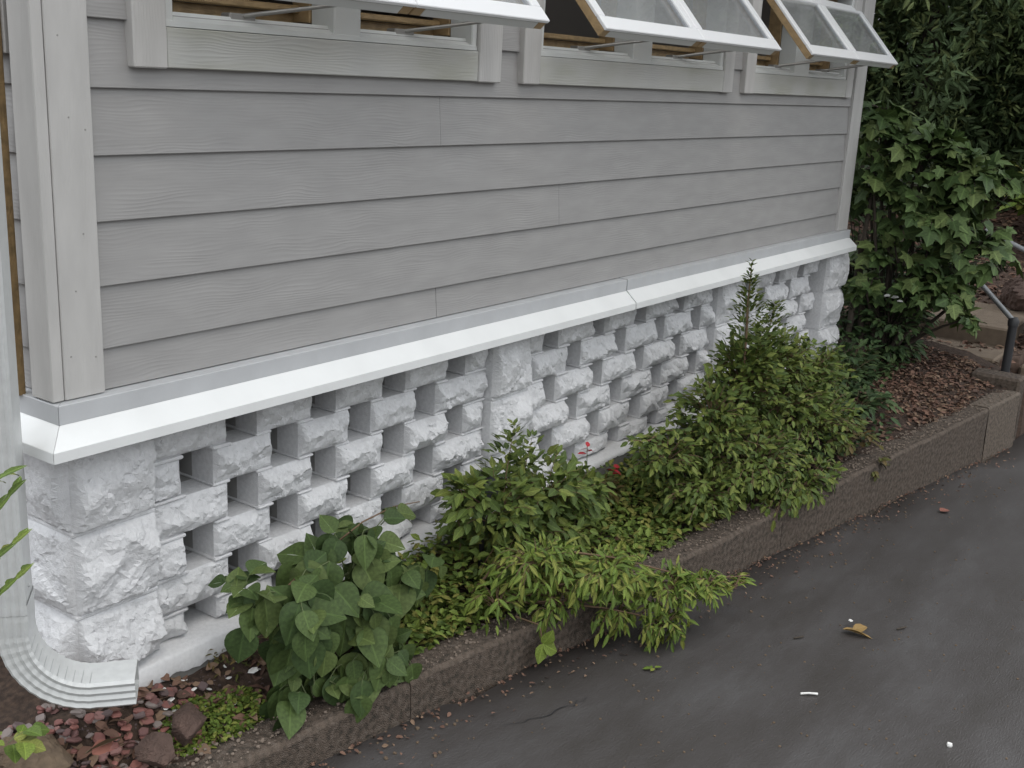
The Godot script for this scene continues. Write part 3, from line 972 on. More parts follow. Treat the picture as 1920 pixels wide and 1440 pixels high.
func gravel() -> void:
	var bed := structure(node("gravel_bed"))
	var meshes := []
	for i in 10: meshes.append(chip(900 + i, rng.randf_range(0.16, 0.32)))
	var placed := 0
	while placed < 230:
		var x := rnd(-0.36, 0.22); var z := rnd(-0.10, 0.36)
		var keep := 1.0 - smoothstep(0.16, 0.36, Vector2(x + 0.10, (z - 0.11) * 1.1).length())
		if z > curb_z(x) - 0.14 or rnd(0, 1) > keep + 0.1: continue
		if z < 0.02 and x > -0.1: continue
		var s := rnd(0.009, 0.0205)
		var b := Basis(Vector3.UP, rnd(0, TAU)) * Basis(Vector3.RIGHT, rnd(-0.35, 0.35)) * Basis(Vector3.BACK, rnd(-0.3, 0.3))
		put("stone", meshes[rng.randi() % 10], M.stones[rng.randi() % 6], bed, Transform3D(b.scaled(Vector3.ONE * s), Vector3(x, bed_y(x, z) + s * 0.25 + rnd(0, 0.012), z)))
		placed += 1
	var st := start()
	for i in 900:
		var x := rnd(-0.4, 0.75); var z := rnd(0.012, 0.30)
		if z > curb_z(x) - 0.14: continue
		var s := rnd(0.002, 0.006)
		st.append_from(meshes[rng.randi() % 10], 0, Transform3D(Basis.from_euler(Vector3(rnd(0, 6), rnd(0, 6), rnd(0, 6))).scaled(Vector3.ONE * s), Vector3(x, bed_y(x, z) + s * 0.3, z)))
	stuff(put("fine_gravel", st.commit(), M.stones[3], bed))

func litter(called: String, area: Callable, count: int, size: float, mats: Array, ground: Callable) -> void:
	# dead leaves and bark bits: one loose cover
	var m0 := leaf_mesh("small", 5)
	var m1 := leaf_mesh("pointed", 6)
	var sts := []
	for m in mats:
		var s := SurfaceTool.new(); s.begin(Mesh.PRIMITIVE_TRIANGLES); sts.append(s)
	for i in count:
		var p: Vector2 = area.call()
		var s := size * rnd(0.5, 1.4)
		var k := rng.randi() % mats.size()
		sts[k].append_from(m0 if rng.randf() < 0.6 else m1, 0, Transform3D(Basis.from_euler(Vector3(rnd(-0.6, 0.5), rnd(0, TAU), rnd(-0.7, 0.7))).scaled(Vector3.ONE * s), Vector3(p.x, ground.call(p.x, p.y) + rnd(0.002, 0.012), p.y)))
	var joined: ArrayMesh = null
	for k in mats.size():
		sts[k].set_material(mats[k])
		joined = sts[k].commit(joined) if joined else sts[k].commit()
	var o := put(called, joined, null)
	stuff(o)

func ground_cover(called: String, label: String, key: String, kind: String, area: Callable, count: int, size: float, height: float) -> void:
	var set_ := bank(kind, key)
	var sts := {}
	for i in count:
		var q: Vector3 = area.call()   # x, z and how lush it is there
		var s := size * rnd(0.6, 1.3)
		var k := rng.randi() % set_.size()
		var mt: Material = set_[k].surface_get_material(0)
		if not sts.has(mt):
			var t := SurfaceTool.new(); t.begin(Mesh.PRIMITIVE_TRIANGLES); sts[mt] = t
		var y := bed_y(q.x, q.y) + rnd(0.1, 1.0) * height * q.z
		sts[mt].append_from(set_[k], 0, leaf_at(Vector3(q.x, y, q.y), Vector3(rnd(-1, 1), rnd(-0.3, 0.5), rnd(-1, 1)), (Vector3(0, 1, 0) + rdir() * 0.5).normalized(), s))
	var joined: ArrayMesh = null
	for mt in sts:
		sts[mt].set_material(mt)
		joined = sts[mt].commit(joined) if joined else sts[mt].commit()
	var o := put(called, joined, null)
	tag(o, label, "ground cover")
	stuff(o)

func debris() -> void:
	var rocks := [
		["rock", "tan flat-topped rock at the bottom left corner of the bed", M.rock_tan, Vector3(0.085, 0.05, 0.10), Vector3(-0.262, -1.435, 0.035), 0.4, 51],
		["rock", "brown wedge-shaped rock on the gravel between the elbow and the green clover", M.rock_brown, Vector3(0.070, 0.034, 0.042), Vector3(0.07, -1.455, 0.165), 0.9, 62],
		["rock", "dark brown pointed rock half sunk beside the curb at the bottom of the bed", M.rock_brown, Vector3(0.050, 0.030, 0.042), Vector3(-0.045, -1.462, 0.20), 2.2, 73]]
	for r in rocks:
		var o := put(r[0], boulder(r[3], r[6]), r[2], self, Transform3D(Basis(Vector3.UP, r[5]), r[4]))
		tag(o, r[1], "rock")
	# scraped paint flakes on the soil in front of the corner
	for i in 26:
		var x := rnd(0.04, 0.42)
		var z := rnd(0.03, 0.16)
		var s := rnd(0.005, 0.012) * (1.0 if i > 5 else 1.5)
		var o := put("paint_flake", chip(1200 + i, 0.08), M.flake, self, Transform3D(Basis.from_euler(Vector3(rnd(-0.3, 0.3), rnd(0, 6), rnd(-0.3, 0.3))).scaled(Vector3.ONE * s), Vector3(x, bed_y(x, z) + 0.009, z)))
		tag(o, "small white paint flake lying on the soil in front of the block wall corner", "paint flake", "white paint flakes on the soil")
	# on the driveway
	var dy := func(x: float, z: float) -> float: return drive_y(x) + fl.get_noise_2d(x * 22.0, z * 22.0) * 0.006
	var leafy := thing("fallen_leaf", "curled yellow-brown fallen leaf in the middle of the driveway", "leaf", Vector3(2.061, dy.call(2.061, 1.078) + 0.012, 1.078))
	put("blade", leaf_mesh("pointed", 14), M.leaf_brown, leafy, leaf_at(Vector3.ZERO, Vector3(0.3, 0.02, 0.95), Vector3(0.3, 1, 0), 0.10))
	put("blade", leaf_mesh("ovate", 15), M.leaf_brown, leafy, leaf_at(Vector3(0.01, 0.004, 0.03), Vector3(0.5, 0.25, 0.7), Vector3(-0.2, 1, 0.2), 0.05))
	put("scrap", chip(33, 0.2), M.flake, leafy, Transform3D(Basis.from_scale(Vector3.ONE * 0.010), Vector3(0.07, 0.006, 0.0)))
	var tw := thing("twig", "pale broken twig lying on the driveway below the yellow-brown leaf", "twig", Vector3(1.545, dy.call(1.545, 1.157) + 0.006, 1.157))
	tube("stick", [Vector3(-0.016, 0, -0.018), Vector3(0.0, 0.002, 0.001), Vector3(0.017, 0, 0.022)], [0.0035, 0.003, 0.0038], M.flake, tw, 6)
	for d in [[1.547, 1.566, 0.010, "white pebble by itself near the bottom right of the driveway"]]:
		tag(put("pebble", chip(60, 0.5), M.flake, self, Transform3D(Basis.from_scale(Vector3.ONE * d[2]), Vector3(d[0], dy.call(d[0], d[1]) + 0.005, d[1]))), d[3], "pebble")
	for d in [[2.235, 1.223, 0.035, 1.2, "short dark twig on the driveway right of the yellow-brown leaf"], [1.90, 0.985, 0.03, 0.4, "short dark twig on the driveway left of the yellow-brown leaf"]]:
		var t2 := thing("twig", d[4], "twig", Vector3(d[0], dy.call(d[0], d[1]) + 0.005, d[1]))
		tube("stick", [Vector3(-d[2] / 2, 0, -0.01), Vector3(d[2] / 2, 0.002, 0.01)], [0.003, 0.0035], M.bark, t2, 5)
	var gl := thing("leaf_sprig", "small bright green torn leaf sprig on the driveway under the drooping branch", "leaf", Vector3(1.348, dy.call(1.348, 0.741) + 0.006, 0.741))
	for i in 5: put("leaf", bank("small", "fresh")[i], null, gl, leaf_at(Vector3(rnd(-0.01, 0.01), rnd(0, 0.004), rnd(-0.01, 0.01)), Vector3(rnd(-1, 1), 0.1, rnd(-1, 1)), Vector3.UP, rnd(0.018, 0.03)))
	var pink := thing("fallen_leaf", "reddish dry leaf on the driveway close to the right-hand curb", "leaf", Vector3(3.682, dy.call(3.682, 0.96) + 0.008, 0.96))
	put("blade", leaf_mesh("ovate", 16), M.dry_red, pink, leaf_at(Vector3.ZERO, Vector3(0.8, 0.05, 0.5), Vector3(0.1, 1, 0.1), 0.055))
	# a short crack in the asphalt near the curb
	var ck := start()
	var cp := []
	for i in 15:
		var t := i / 14.0
		var x := lerpf(0.76, 1.06, t) + rnd(-0.008, 0.008)
		var z := 0.60 + t * 0.10 + sin(t * 5.0) * 0.008 + rnd(-0.012, 0.012)
		cp.append(Vector3(x, dy.call(x, z) + 0.0035, z))
	for i in 14:
		var wd := Vector3(0, 0, 0.0009 * sin((i + 0.5) / 14.0 * PI) + 0.0006)
		poly(ck, [cp[i] - wd, cp[i + 1] - wd, cp[i + 1] + wd, cp[i] + wd], Vector3.UP)
	structure(put("asphalt_crack", done(ck), M.black))
	# crumbs nobody could count
	var st := start()
	for i in 750:
		var x := rnd(0.2, 4.6); var z := curb_z(x) + 0.03 + pow(rng.randf(), 1.6) * 1.5
		var s := rnd(0.002, 0.0075) * (1.0 if z < curb_z(x) + 0.3 else 0.7)
		st.append_from(chip(2000 + i % 9, 0.4), 0, Transform3D(Basis.from_euler(Vector3(0, rnd(0, 6), 0)).scaled(Vector3.ONE * s), Vector3(x, dy.call(x, z) + s * 0.3, z)))
	stuff(tag(put("driveway_crumbs", st.commit(), M.rock_tan), "scattered crumbs of grit and leaf on the dark driveway", "debris"))

# ---------------------------------------------------------------- plants
func plants() -> void:
	leaf_tints("deep", [Color(0.083, 0.132, 0.038), Color(0.103, 0.157, 0.045), Color(0.068, 0.113, 0.036), Color(0.132, 0.183, 0.054)])
	leaf_tints("mid", [Color(0.128, 0.185, 0.041), Color(0.167, 0.227, 0.046), Color(0.099, 0.149, 0.037), Color(0.217, 0.261, 0.057)])
	leaf_tints("fresh", [Color(0.161, 0.239, 0.040), Color(0.211, 0.284, 0.050), Color(0.127, 0.194, 0.037), Color(0.270, 0.299, 0.063)])
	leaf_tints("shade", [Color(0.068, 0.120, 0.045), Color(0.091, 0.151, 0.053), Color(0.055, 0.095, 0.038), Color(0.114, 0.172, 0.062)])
	leaf_tints("maple", [Color(0.114, 0.181, 0.056), Color(0.147, 0.224, 0.072), Color(0.085, 0.142, 0.047), Color(0.199, 0.266, 0.090)])
	leaf_tints("cover", [Color(0.181, 0.260, 0.052), Color(0.239, 0.320, 0.063), Color(0.138, 0.207, 0.046), Color(0.315, 0.312, 0.080)])
	leaf_tints("olive", [Color(0.12, 0.125, 0.030), Color(0.15, 0.13, 0.035), Color(0.09, 0.10, 0.026), Color(0.17, 0.12, 0.04)])
	M.leaf_brown = mat(Color(0.26, 0.165, 0.055), 0.7)
	M.dry_red = mat(Color(0.22, 0.085, 0.06), 0.8)
	var litter_mats := [mat(Color(0.125, 0.066, 0.045), 0.9), mat(Color(0.17, 0.095, 0.065), 0.9), mat(Color(0.085, 0.050, 0.036), 0.9), mat(Color(0.20, 0.13, 0.085), 0.9)]
	litter("leaf_litter", func(): 
		var x := rnd(-0.3, 5.5)
		return Vector2(x, rnd(0.02, curb_z(x) - 0.12)), 2600, 0.035, litter_mats, bed_y)
	litter("corner_litter", func(): return Vector2(rnd(4.3, 5.6), rnd(0.25, 0.74)), 2600, 0.028, litter_mats, bed_y)
	litter("curb_foot_litter", func():
		var x := rnd(0.1, 5.2)
		return Vector2(x, curb_z(x) + 0.008 + pow(rng.randf(), 3.0) * 0.16), 700, 0.014, litter_mats, func(x, _z): return drive_y(x) + 0.002)
	litter("slope_litter", func(): return Vector2(5.6 + pow(rng.randf(), 1.3) * 5.0, rnd(-1.5, 0.72)), 7000, 0.050, litter_mats, func(x, z): return -1.50 + smoothstep(5.6, 11.0, x) * 0.75 + clampf(-z, 0.0, 6.0) * 0.06 + fl.get_noise_2d(x * 60.0, z * 60.0) * 0.035)

	# A: broad-leaved cut shrub lying over the curb in front of the left pillar
	var a := thing("broadleaf_shrub", "sprawling dark green shrub with big heart-shaped leaves hanging over the curb", "shrub", Vector3.ZERO)
	var hang := Vector3(-0.3, 0.7, 0.75)
	plant(a, "heart", "deep", [
		{"c": Vector3(0.34, -1.25, 0.24), "r": Vector3(0.15, 0.10, 0.12), "n": 46, "size": 0.092, "droop": 1.9, "wild": 0.28, "up": hang, "per": 5},
		{"c": Vector3(0.56, -1.22, 0.22), "r": Vector3(0.17, 0.10, 0.12), "n": 49, "size": 0.098, "droop": 1.9, "wild": 0.28, "up": hang, "per": 5},
		{"c": Vector3(0.44, -1.34, 0.28), "r": Vector3(0.17, 0.11, 0.13), "n": 59, "size": 0.098, "droop": 1.9, "wild": 0.28, "up": hang, "per": 5},
		{"c": Vector3(0.68, -1.33, 0.25), "r": Vector3(0.14, 0.12, 0.11), "n": 46, "size": 0.095, "droop": 1.9, "wild": 0.28, "up": hang, "per": 5},
		{"c": Vector3(0.36, -1.46, 0.30), "r": Vector3(0.12, 0.08, 0.10), "n": 46, "size": 0.088, "droop": 1.9, "wild": 0.28, "up": hang, "per": 5},
		{"c": Vector3(0.54, -1.46, 0.34), "r": Vector3(0.13, 0.08, 0.09), "n": 40, "size": 0.086, "droop": 1.9, "wild": 0.28, "up": hang, "per": 5},
		{"c": Vector3(0.25, -1.19, 0.16), "r": Vector3(0.08, 0.06, 0.06), "n": 18, "size": 0.066, "droop": 0.6, "per": 4},
		{"c": Vector3(0.74, -1.17, 0.14), "r": Vector3(0.13, 0.04, 0.06), "n": 19, "size": 0.072, "droop": 0.5, "per": 4},
		{"c": Vector3(0.86, -1.36, 0.22), "r": Vector3(0.12, 0.09, 0.09), "n": 35, "size": 0.070, "droop": 1.9, "wild": 0.28, "up": hang, "per": 5}],
		Vector3(0.52, -1.47, 0.14), 300, M.green_stem, 0.006)
	tube("branch", [Vector3(0.26, -1.24, 0.20), Vector3(0.40, -1.19, 0.19), Vector3(0.55, -1.155, 0.17), Vector3(0.70, -1.14, 0.14), Vector3(0.86, -1.15, 0.11), Vector3(1.0, -1.18, 0.09)], [0.003, 0.003, 0.0027, 0.0024, 0.002, 0.0015], M.twig, a)

	# B: rounded leafy shrub in the middle of the bed
	var b := thing("leafy_shrub", "bushy green shrub with toothed leaves standing in the middle of the bed", "shrub", Vector3.ZERO)
	plant(b, "pointed", "mid", [
		{"c": Vector3(1.24, -1.24, 0.20), "r": Vector3(0.19, 0.12, 0.14), "n": 330, "fill": 0.7, "size": 0.050, "droop": 0.4, "per": 7},
		{"c": Vector3(1.48, -1.25, 0.22), "r": Vector3(0.22, 0.12, 0.14), "n": 330, "fill": 0.7, "size": 0.050, "droop": 0.4, "per": 7},
		{"c": Vector3(1.66, -1.31, 0.22), "r": Vector3(0.15, 0.10, 0.12), "n": 180, "fill": 0.7, "size": 0.048, "droop": 0.5, "per": 7},
		{"c": Vector3(1.30, -1.16, 0.19), "r": Vector3(0.09, 0.1, 0.1), "top": Vector3(1.335, -0.99, 0.19), "n": 80, "size": 0.046},
		{"c": Vector3(1.40, -1.17, 0.19), "r": Vector3(0.07, 0.1, 0.1), "top": Vector3(1.44, -1.05, 0.19), "n": 50, "size": 0.046},
		{"c": Vector3(1.13, -1.17, 0.17), "r": Vector3(0.09, 0.06, 0.07), "n": 80, "fill": 0.7, "size": 0.050, "droop": 0.5, "per": 6},
		{"c": Vector3(1.40, -1.37, 0.24), "r": Vector3(0.30, 0.09, 0.14), "n": 260, "fill": 0.7, "size": 0.045, "droop": 0.7, "per": 6}],
		Vector3(1.38, -1.47, 0.18), 300, M.twig, 0.005)

	# C: long drooping branch reaching out over the driveway
	var c := thing("drooping_branch", "long leafy branch arching over the curb and hanging onto the driveway", "branch", Vector3.ZERO)
	plant(c, "lance", "fresh", [
		{"c": Vector3(1.16, -1.33, 0.42), "r": Vector3(0.16, 0.07, 0.12), "n": 286, "fill": 0.45, "size": 0.043, "droop": 0.8, "per": 8},
		{"c": Vector3(1.36, -1.40, 0.55), "r": Vector3(0.16, 0.07, 0.10), "n": 338, "fill": 0.45, "size": 0.047, "droop": 0.9, "per": 8},
		{"c": Vector3(1.55, -1.48, 0.66), "r": Vector3(0.14, 0.07, 0.09), "n": 338, "fill": 0.45, "size": 0.043, "droop": 1.0, "per": 9},
		{"c": Vector3(1.70, -1.52, 0.72), "r": Vector3(0.12, 0.05, 0.07), "n": 234, "fill": 0.45, "size": 0.039, "droop": 0.9, "per": 9},
		{"c": Vector3(1.52, -1.58, 0.68), "r": Vector3(0.11, 0.07, 0.07), "n": 234, "fill": 0.45, "size": 0.039, "droop": 1.3, "per": 9, "hang": true},
		{"c": Vector3(1.86, -1.55, 0.76), "r": Vector3(0.10, 0.03, 0.04), "n": 68, "size": 0.036, "droop": 0.5, "per": 9, "lean": Vector3(1, 0, 0.2)},
		{"c": Vector3(1.22, -1.46, 0.46), "r": Vector3(0.14, 0.09, 0.06), "n": 150, "fill": 0.45, "size": 0.043, "droop": 1.2, "per": 7, "hang": true},
		{"c": Vector3(1.42, -1.52, 0.56), "r": Vector3(0.14, 0.09, 0.06), "n": 150, "fill": 0.45, "size": 0.042, "droop": 1.2, "per": 7, "hang": true},
		{"c": Vector3(1.02, -1.42, 0.38), "r": Vector3(0.10, 0.07, 0.07), "n": 94, "fill": 0.45, "size": 0.043, "droop": 1.0, "per": 6}],
		Vector3(1.10, -1.50, 0.25), 300, M.twig, 0.005)
	tube("branch", [Vector3(1.08, -1.46, 0.24), Vector3(1.11, -1.38, 0.29), Vector3(1.17, -1.33, 0.36), Vector3(1.27, -1.325, 0.44), Vector3(1.40, -1.36, 0.54), Vector3(1.54, -1.42, 0.62), Vector3(1.70, -1.49, 0.70), Vector3(1.93, -1.53, 0.78)], [0.005, 0.0048, 0.0045, 0.004, 0.0035, 0.003, 0.0025, 0.0015], M.twig, c)
	var sprig := thing("hanging_sprig", "sprig of three pale leaves hanging down the curb face below the leafy shrub", "sprig", Vector3.ZERO)
	tube("stalk", [Vector3(1.09, -1.49, 0.40), Vector3(1.11, -1.50, 0.475), Vector3(1.115, -1.56, 0.485)], [0.003, 0.0025, 0.002], M.twig, sprig)
	for q in [[Vector3(-0.5, -0.8, 0.2), 0.062], [Vector3(0.15, 0.5, 0.3), 0.055], [Vector3(0.7, -0.5, 0.4), 0.066]]:
		put("leaf", bank("ovate", "fresh")[1], null, sprig, leaf_at(Vector3(1.115, -1.56, 0.487), q[0], Vector3(-0.2, 0.5, 0.8), q[1]))

	# D: big upright shrub in front of the right half of the wall
	var d := thing("upright_shrub", "tall bright green shrub with a narrow pointed top in front of the block wall", "shrub", Vector3.ZERO)
	plant(d, "pointed", "mid", [
		{"c": Vector3(2.64, -1.02, 0.38), "r": Vector3(0.13, 0.1, 0.1), "top": Vector3(2.605, -0.63, 0.38), "n": 380, "size": 0.040},
		{"c": Vector3(2.60, -0.75, 0.38), "r": Vector3(0.025, 0.1, 0.1), "top": Vector3(2.603, -0.57, 0.38), "n": 26, "size": 0.040},
		{"c": Vector3(2.84, -1.08, 0.36), "r": Vector3(0.17, 0.1, 0.1), "top": Vector3(2.90, -0.78, 0.37), "n": 380, "size": 0.040},
		{"c": Vector3(2.98, -1.12, 0.36), "r": Vector3(0.14, 0.1, 0.1), "top": Vector3(3.06, -0.95, 0.37), "n": 220, "size": 0.040},
		{"c": Vector3(2.70, -1.13, 0.38), "r": Vector3(0.22, 0.15, 0.16), "n": 420, "fill": 0.75, "size": 0.039, "droop": 0.2, "per": 8},
		{"c": Vector3(3.02, -1.21, 0.40), "r": Vector3(0.30, 0.16, 0.18), "n": 620, "fill": 0.75, "size": 0.039, "droop": 0.3, "per": 8},
		{"c": Vector3(2.42, -1.24, 0.36), "r": Vector3(0.26, 0.13, 0.18), "n": 520, "fill": 0.75, "size": 0.039, "droop": 0.3, "per": 8},
		{"c": Vector3(2.14, -1.26, 0.32), "r": Vector3(0.18, 0.10, 0.13), "n": 260, "fill": 0.75, "size": 0.039, "droop": 0.5, "per": 7},
		{"c": Vector3(2.68, -1.03, 0.37), "r": Vector3(0.19, 0.15, 0.14), "n": 360, "fill": 0.75, "size": 0.039, "droop": 0.15, "per": 8},
		{"c": Vector3(2.98, -1.04, 0.38), "r": Vector3(0.22, 0.15, 0.15), "n": 380, "fill": 0.75, "size": 0.039, "droop": 0.2, "per": 8},
		{"c": Vector3(2.42, -1.13, 0.36), "r": Vector3(0.20, 0.13, 0.14), "n": 300, "fill": 0.75, "size": 0.039, "droop": 0.25, "per": 8},
		{"c": Vector3(3.30, -1.12, 0.40), "r": Vector3(0.22, 0.13, 0.15), "n": 280, "fill": 0.75, "size": 0.039, "droop": 0.3, "per": 8},
		{"c": Vector3(3.40, -1.20, 0.40), "r": Vector3(0.24, 0.13, 0.15), "n": 320, "fill": 0.75, "size": 0.039, "droop": 0.3, "per": 8},
		{"c": Vector3(2.72, -0.98, 0.37), "r": Vector3(0.16, 0.12, 0.12), "n": 240, "fill": 0.75, "size": 0.039, "droop": 0.2, "per": 8},
		{"c": Vector3(2.02, -1.18, 0.30), "r": Vector3(0.10, 0.03, 0.06), "n": 30, "fill": 0.75, "size": 0.039, "droop": 0.4, "per": 6},
		{"c": Vector3(2.64, -1.38, 0.46), "r": Vector3(0.36, 0.15, 0.18), "n": 760, "fill": 0.75, "size": 0.038, "droop": 0.5, "per": 8},
		{"c": Vector3(3.22, -1.34, 0.46), "r": Vector3(0.36, 0.15, 0.20), "n": 700, "fill": 0.75, "size": 0.038, "droop": 0.4, "per": 8},
		{"c": Vector3(2.30, -1.42, 0.42), "r": Vector3(0.28, 0.11, 0.14), "n": 420, "fill": 0.75, "size": 0.037, "droop": 0.5, "per": 8},
		{"c": Vector3(2.85, -1.50, 0.60), "r": Vector3(0.38, 0.08, 0.09), "n": 420, "fill": 0.75, "size": 0.042, "droop": 0.9, "per": 8, "hang": true}],
		Vector3(2.70, -1.54, 0.30), 300, M.twig, 0.007)
	tube("leader", [Vector3(2.70, -1.54, 0.32), Vector3(2.66, -1.20, 0.36), Vector3(2.61, -0.85, 0.38), Vector3(2.605, -0.62, 0.38)], [0.007, 0.006, 0.004, 0.0015], M.green_stem, d)
	# E: yellowish shrublet at its right foot
	var e := thing("yellow_shrublet", "small yellow-green plant spilling over the curb right of the tall shrub", "shrub", Vector3.ZERO)
	plant(e, "small", "olive", [
		{"c": Vector3(3.52, -1.46, 0.58), "r": Vector3(0.16, 0.08, 0.12), "n": 150, "size": 0.045, "droop": 0.4},
		{"c": Vector3(3.50, -1.56, 0.70), "r": Vector3(0.10, 0.07, 0.05), "n": 50, "size": 0.042, "droop": 0.9, "hang": true}],
		Vector3(3.5, -1.54, 0.52), 120, M.twig, 0.004)
	# G: dark low plants in the shade of the vine
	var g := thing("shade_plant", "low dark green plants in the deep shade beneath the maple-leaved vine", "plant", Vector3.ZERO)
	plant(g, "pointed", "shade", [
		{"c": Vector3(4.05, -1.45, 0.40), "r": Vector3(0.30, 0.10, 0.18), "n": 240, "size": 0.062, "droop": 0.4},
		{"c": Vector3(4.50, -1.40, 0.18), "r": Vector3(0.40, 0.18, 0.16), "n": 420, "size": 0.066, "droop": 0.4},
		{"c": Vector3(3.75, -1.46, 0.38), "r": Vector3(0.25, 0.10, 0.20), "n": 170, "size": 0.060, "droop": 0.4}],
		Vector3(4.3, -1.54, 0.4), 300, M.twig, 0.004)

	# F: the maple-leaved vine at the far corner
	var f := thing("maple_leaf_vine", "big maple-leaved climber bushing out over the far corner of the porch", "vine", Vector3.ZERO)
	var tilt := Vector3(-0.25, 0.9, 0.35)
	plant(f, "lobed", "maple", [
		{"c": Vector3(4.84, -1.02, 0.12), "r": Vector3(0.10, 0.16, 0.08), "n": 26, "wild": 0.75, "size": 0.085, "droop": 0.8, "up": tilt, "per": 4},
		{"c": Vector3(5.30, -0.36, 0.74), "r": Vector3(0.14, 0.06, 0.13), "n": 26, "wild": 0.75, "size": 0.105, "droop": 0.7, "up": tilt, "per": 4},
		{"c": Vector3(5.22, -0.84, 0.74), "r": Vector3(0.14, 0.07, 0.12), "n": 24, "wild": 0.75, "size": 0.10, "droop": 0.9, "up": tilt, "per": 4},
		{"c": Vector3(5.14, -1.14, 0.58), "r": Vector3(0.12, 0.06, 0.12), "n": 18, "wild": 0.75, "size": 0.095, "droop": 1.0, "up": tilt, "per": 4},
		{"c": Vector3(4.86, -0.26, 0.05), "r": Vector3(0.12, 0.07, 0.08), "n": 14, "wild": 0.75, "size": 0.095, "droop": 0.7, "up": tilt, "per": 4},
		{"c": Vector3(5.00, 0.00, 0.02), "r": Vector3(0.16, 0.05, 0.12), "n": 16, "wild": 0.75, "size": 0.11, "droop": 0.5, "up": tilt, "per": 4},
		{"c": Vector3(5.02, -0.10, 0.02), "r": Vector3(0.20, 0.10, 0.16), "n": 92, "wild": 0.75, "fill": 0.3, "size": 0.105, "droop": 0.5, "up": tilt},
		{"c": Vector3(5.05, -0.24, 0.26), "r": Vector3(0.26, 0.16, 0.24), "n": 198, "wild": 0.75, "fill": 0.3, "size": 0.109, "droop": 0.6, "up": tilt},
		{"c": Vector3(5.15, -0.36, 0.52), "r": Vector3(0.26, 0.17, 0.20), "n": 198, "wild": 0.75, "fill": 0.3, "size": 0.109, "droop": 0.6, "up": tilt},
		{"c": Vector3(5.00, -0.45, 0.02), "r": Vector3(0.20, 0.18, 0.22), "n": 145, "wild": 0.75, "fill": 0.3, "size": 0.101, "droop": 0.6, "up": tilt},
		{"c": Vector3(5.08, -0.58, 0.36), "r": Vector3(0.28, 0.20, 0.26), "n": 138, "wild": 0.75, "fill": 0.3, "size": 0.105, "droop": 0.6, "up": tilt},
		{"c": Vector3(5.20, -0.72, 0.56), "r": Vector3(0.22, 0.20, 0.18), "n": 145, "wild": 0.75, "fill": 0.3, "size": 0.101, "droop": 0.6, "up": tilt},
		{"c": Vector3(5.02, -0.82, 0.22), "r": Vector3(0.24, 0.20, 0.24), "n": 101, "wild": 0.75, "fill": 0.3, "size": 0.097, "droop": 0.6, "up": tilt},
		{"c": Vector3(5.08, -1.00, 0.42), "r": Vector3(0.24, 0.13, 0.20), "n": 132, "wild": 0.75, "fill": 0.3, "size": 0.097, "droop": 0.7, "up": tilt},
		{"c": Vector3(4.92, -1.04, 0.06), "r": Vector3(0.16, 0.06, 0.12), "n": 57, "wild": 0.75, "fill": 0.3, "size": 0.092, "droop": 0.7, "up": tilt}],
		Vector3(5.15, -1.52, 0.16), 300, M.bark, 0.014)
	for q in [[Vector3(4.90, -1.52, 0.02), Vector3(4.88, -0.95, 0.04), Vector3(4.92, -0.45, 0.05)], [Vector3(5.0, -1.52, 0.10), Vector3(4.95, -1.1, 0.06), Vector3(4.86, -0.7, 0.03)], [Vector3(5.2, -1.52, 0.22), Vector3(5.18, -0.9, 0.24), Vector3(5.1, -0.3, 0.25)]]:
		tube("trunk", q, [0.020, 0.016, 0.009], M.bark, f, 7)
	var scrap := thing("plastic_scrap", "torn shiny white scrap caught among the vine leaves", "scrap", Vector3(4.95, -1.045, 0.22))
	for i in 4: put("shred", leaf_mesh("small", 60 + i), M.flake, scrap, leaf_at(Vector3(rnd(-0.02, 0.02), rnd(-0.01, 0.02), -0.03 + i * 0.025), Vector3(rnd(-0.4, 0.4), rnd(-0.5, 0.4), 1), Vector3(-0.5, 0.8, 0.3), rnd(0.03, 0.05)))
	# dark thicket behind the vine, filling the corner
	var h := thing("dark_thicket", "dense nearly black evergreen bush close behind the maple-leaved vine", "bush", Vector3.ZERO)
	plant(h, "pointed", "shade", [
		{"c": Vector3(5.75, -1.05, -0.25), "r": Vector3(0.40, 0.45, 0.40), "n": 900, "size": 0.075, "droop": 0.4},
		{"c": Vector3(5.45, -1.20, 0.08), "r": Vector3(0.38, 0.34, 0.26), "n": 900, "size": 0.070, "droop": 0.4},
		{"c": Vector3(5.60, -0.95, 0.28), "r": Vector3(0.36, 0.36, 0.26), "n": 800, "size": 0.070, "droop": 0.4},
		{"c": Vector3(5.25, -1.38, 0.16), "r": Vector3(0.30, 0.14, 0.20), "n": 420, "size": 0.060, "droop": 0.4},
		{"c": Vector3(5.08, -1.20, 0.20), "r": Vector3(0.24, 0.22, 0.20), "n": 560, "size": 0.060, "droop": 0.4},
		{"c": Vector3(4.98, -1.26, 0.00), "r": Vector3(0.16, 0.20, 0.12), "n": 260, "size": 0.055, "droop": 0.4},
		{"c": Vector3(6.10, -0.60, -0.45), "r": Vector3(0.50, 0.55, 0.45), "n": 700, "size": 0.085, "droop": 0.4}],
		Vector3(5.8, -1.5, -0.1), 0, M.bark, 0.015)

	# small things in the bed
	var fp := thing("flowering_plant", "slender plant with a red flower spike in front of the footing", "flower", Vector3(2.10, -1.47, 0.12))
	flower_spike(fp, Vector3(0, 0, 0), Vector3(0.005, 0.125, 0.0), 9)
	var fp2 := thing("flowering_plant", "thin stalk with a single dark red bloom against the white blocks", "flower", Vector3(1.93, -1.46, 0.11))
	flower_spike(fp2, Vector3(0, 0, 0), Vector3(-0.01, 0.235, 0.0), 5)
	var yp := thing("yellowing_plant", "low plant with yellow leaves below the red flower spike", "plant", Vector3.ZERO)
